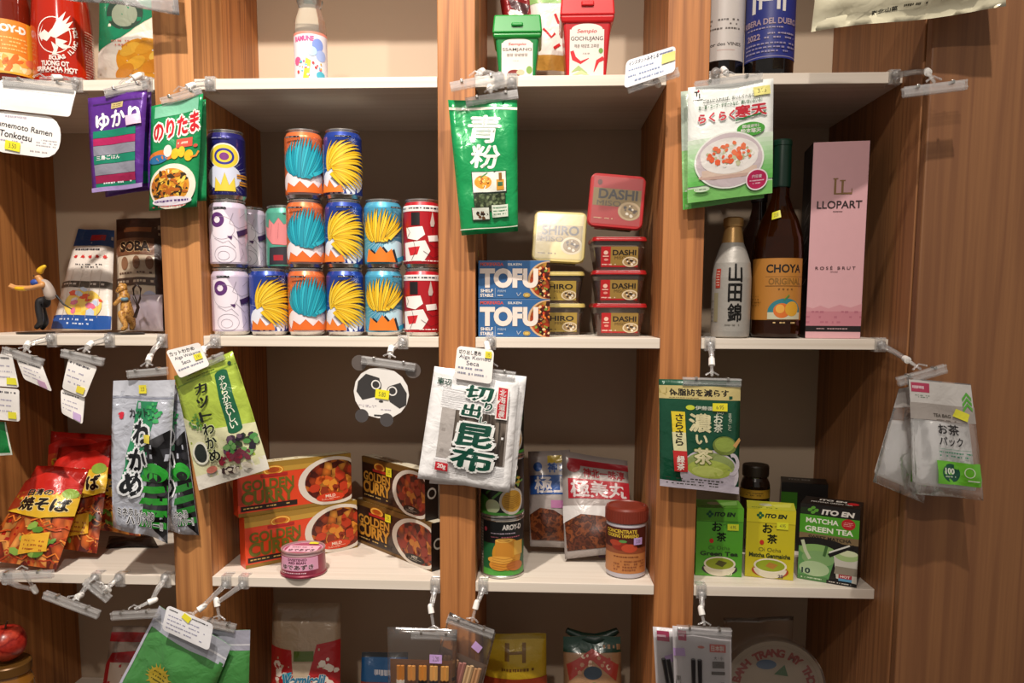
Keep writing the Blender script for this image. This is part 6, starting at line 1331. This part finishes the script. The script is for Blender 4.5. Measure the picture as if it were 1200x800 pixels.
# chopstick packs hanging at the bottom middle
def chop(label, tl, tr, bl, br, Y, cols, n, sd, band):
    r_, S, _ = pouch('chopstick_pack', label, 'packet', tl, tr, bl, br, Y, .006, FILM0, seed=sd, seal=(.02, .02), wr=.0008, nu=8, nv=10)
    W, H = S.W, S.H; off = Vector((0, .0035, 0))
    mb = MB(); q = [S.at(W*a, H*b, 0)[0]+off for a, b in ((.03, .02), (.97, .02), (.97, .70), (.03, .70))]; q2 = [v+Vector((0, .001, 0)) for v in q]
    mb.add(q+q2, [(0,1,2,3),(7,6,5,4),(0,4,5,1),(1,5,6,2),(2,6,7,3),(3,7,4,0)], mat(band, .5)); mb.build('backing_card', r_)
    for i in range(n):
        a = .10+.80*(i+.5)/n
        p0 = S.at(W*(a+.01), H*.66, 0)[0]+Vector((0, -.001, 0)); p1 = S.at(W*(a-.0), H*.03, 0)[0]+Vector((0, -.001, 0))
        for k in (-1, 1):
            d = Vector((k*.0035, 0, 0)); mb = MB(); mb.tube([p0+d, p0*.75+p1*.25+d, p1+d], [.0036, .0035, .0026], mat(cols[i % len(cols)], .45), 4, smooth=False); o = mb.build('chopstick', r_)
            if band == '#b87840':
                mb = MB()
                for t in (.24, .34, .44): u = p0*(1-t)+p1*t+d; mb.tube([u+Vector((0, 0, .0035)), u-Vector((0, 0, .0035))], .0040, mat(['#c8c0b4', '#5c4034', '#1c1a1c', '#2c2c34', '#3c2418'][i % 5], .5), 4, smooth=False)
                mb.build('painted_rings', o)
    return r_, S
r_, S = chop('chopstick pack with tan and pink wooden sticks, right of the striped pack', (527, 717), (581, 741), (490, 850), (548, 872), HY+.008, ['#b89068', '#c8a07c', '#a8746c', '#c8a880', '#b88c64'], 5, 70, '#a88870'); sticker(S, .70,.17,.017,.014,'#c8a4dc',r_,rot=-22)
r_, S = chop('chopstick pack with five pairs of ringed light sticks, lower middle', (454, 734), (536, 737), (456, 860), (534, 862), HY-.006, ['#b87838', '#c88c4c', '#c8863c', '#d8a460', '#d09850'], 5, 71, '#b87840'); sticker(S, .70,.27,.022,.016,'#caa6de',r_,'2.20')
def black_pack(label, tl, tr, bl, br, Y, sd, front):
    r_, S, _ = pouch('black_chopstick_pack', label, 'packet', tl, tr, bl, br, Y, .005, foil('#d0ccd0', .35, .05, .2), seed=sd, seal=(.02, .02), wr=.0005, nu=6, nv=8)
    p = Print(S.W, S.H); p.rect(.09,.03,.23 if front else .40,.12,'#b81c5c'); p.scrib(.10,.05,.22 if front else .38,.10,1,'#e8c8d8',.9,2)
    if front: p.rect(.62,.13,.90,.20,'#c83c30'); p.text('日本製', .76,.165,.045,'#f0e4dc',w=.22,bold=.03); p.text('大・小', .77,.25,.03,'#2c2a2c',w=.16,bold=.02); p.rect(.66,.28,.87,.34,'#2c2a2c'); p.rect(.64,.37,.88,.40,'#2c2a2c'); p.ell(.47,.16,.06,.012,'#c85c4c'); p.text('黒いおはし', .08,.56,.045,'#2c2a2c',vert=True,bold=.0); p.scrib(.80,.45,.86,.8,8,'#3c3a3c',.7,3)
    p.lay(S, 'printed_design', r_)
    W, H = S.W, S.H
    for k in (0, 1):
        a0, a1 = ((.33, .33), (.44, .44)) if front else ((.22, .48), (.34, .60))
        a = (a0, a1)[k]; p0 = S.at(W*a[0], H*.73, .0035)[0]; p1 = S.at(W*a[1], H*.03, .0035)[0]
        mb = MB(); mb.tube([p0, p1], [.0040, .0030], mat('#141316', .3), 8); mb.build('chopstick', r_)
    mb = MB(); q = [S.at(W*a, H*b, .008)[0] for a, b in ((.02, .0), (.98, .0), (.98, .985), (.02, .985))]; mb.add(q, [(0, 1, 2, 3)], FILM0); mb.add([v+Vector((0, .0003, 0)) for v in q], [(3, 2, 1, 0)], FILM0); mb.build('clear_front', r_)
    return r_, S
r_, S = black_pack('black chopstick pack showing at the left behind its front copy', (765, 734), (812, 738), (772, 862), (815, 866), HY+.012, 72, 0); sticker(S, .40,.26,.018,.013,'#bc98d4',r_,rot=25)
r_, S = black_pack('black chopstick pack with red Japanese label, in front at the lower right', (788, 733), (857, 739), (792, 862), (858, 868), HY-.002, 73, 1); sticker(S, .10,.22,.020,.014,'#c09cd8',r_,rot=6)
# clear sheet on top right of shelf etc. -------------------------------- clips
CL = [('clear clip on the left post holding the green rice topping pouches', (246, 98), (223, 101), (190, 120, 236, 107), HY, ZT),
      ('clear clip on the top shelf holding the purple pouches', (172, 95), (160, 90), (124, 110, 174, 99), HY, ZT),
      ('clear clip at the upper left holding the blank white card', (90, 96), (66, 91), (5, 95, 88, 103), HY-.022, ZT),
      ('upper clear clip by the middle post, jaw empty, above the green powder pouch', (585, 90), (564, 84), (528, 102, 590, 90), HY-.020, ZT),
      ('lower clear clip by the middle post gripping the green powder pouch', (600, 96), (574, 103), (546, 120, 607, 110), HY, ZT),
      ('clear clip behind the tilted card on the right post', (748, 95), (770, 97), (735, 104, 795, 84), HY-.024, ZT),
      ('clear clip with two steel pins holding the white agar pouches', (838, 84), (849, 83), (814, 101, 893, 91), HY, ZT),
      ('empty clear clip at the right end of the top shelf', (1049, 88), (1087, 84), (1058, 108, 1132, 99), -.150, ZT),
      ('clear clip under the left shelf near the crouching figurine, holding the edgewise card', (60, 396), (32, 404), (4, 410, 50, 425), HY-.008, ZM),
      ('clear clip under the left shelf near the creature figurine, holding two cards', (128, 397), (105, 404), (73, 413, 121, 424), HY-.012, ZM),
      ('clear clip beside the left post holding the silver seaweed pouches', (190, 398), (175, 420), (150, 438, 196, 434), HY, ZM),
      ('clear clip right of the left post holding the lime green pouch', (252, 400), (238, 411), (218, 436, 262, 416), HY, ZM),
      ('clear clip above the panda card under the can shelf', (472, 400), (458, 410), (424, 421, 487, 430), HY-.001, ZM),
      ('clear clip beside the middle post holding the kelp packs', (575, 400), (571, 406), (546, 432, 604, 440), HY, ZM),
      ('clear clip at the right post holding the dark green tea pouch', (832, 404), (834, 424), (800, 446, 868, 448), HY, ZM),
      ('clear clip at the right end of the middle shelf holding the tea filter packs', (1032, 404), (1062, 421), (1052, 447, 1108, 431), HY-.105, ZM),
      ('empty clear clip with a wide jaw at the left edge of the lower shelf', (8, 680), (40, 690), (-8, 675, 62, 672), HY-.004, ZB),
      ('clear clip with a small yellow sticker on its tilted jaw at the lower left', (112, 676), (93, 698), (52, 696, 116, 720), HY-.010, ZB),
      ('clear clip with crossed brackets hanging at the lower left shelf', (140, 676), (125, 690), (100, 680, 128, 702), HY, ZB),
      ('empty clear clip left of the tilted green pack', (194, 676), (178, 704), (131, 721, 186, 718), HY-.012, ZB),
      ('clear clip holding the tilted green pack under the left post', (265, 684), (236, 712), (200, 716, 240, 738), HY+.001, ZB),
      ('clear clip holding the upright green pack right of the left post', (285, 684), (254, 706), (236, 727, 276, 736), HY+.012, ZB),
      ('clear clip holding the ringed chopstick pack', (510, 690), (505, 714), (482, 743, 535, 745), HY-.003, ZB),
      ('tilted clear clip holding the tan chopstick pack beside the middle post', (566, 690), (558, 709), (524, 724, 578, 743), HY+.009, ZB),
      ('clear clip on the right post holding the black chopstick packs', (822, 695), (822, 716), (793, 737, 857, 741), HY, ZB)]
for lab, at, jt, bar, Y, Z in CL: clip_holder(lab, at, jt, bar, Y, Zs=Z, grp='clear plastic shelf clips')
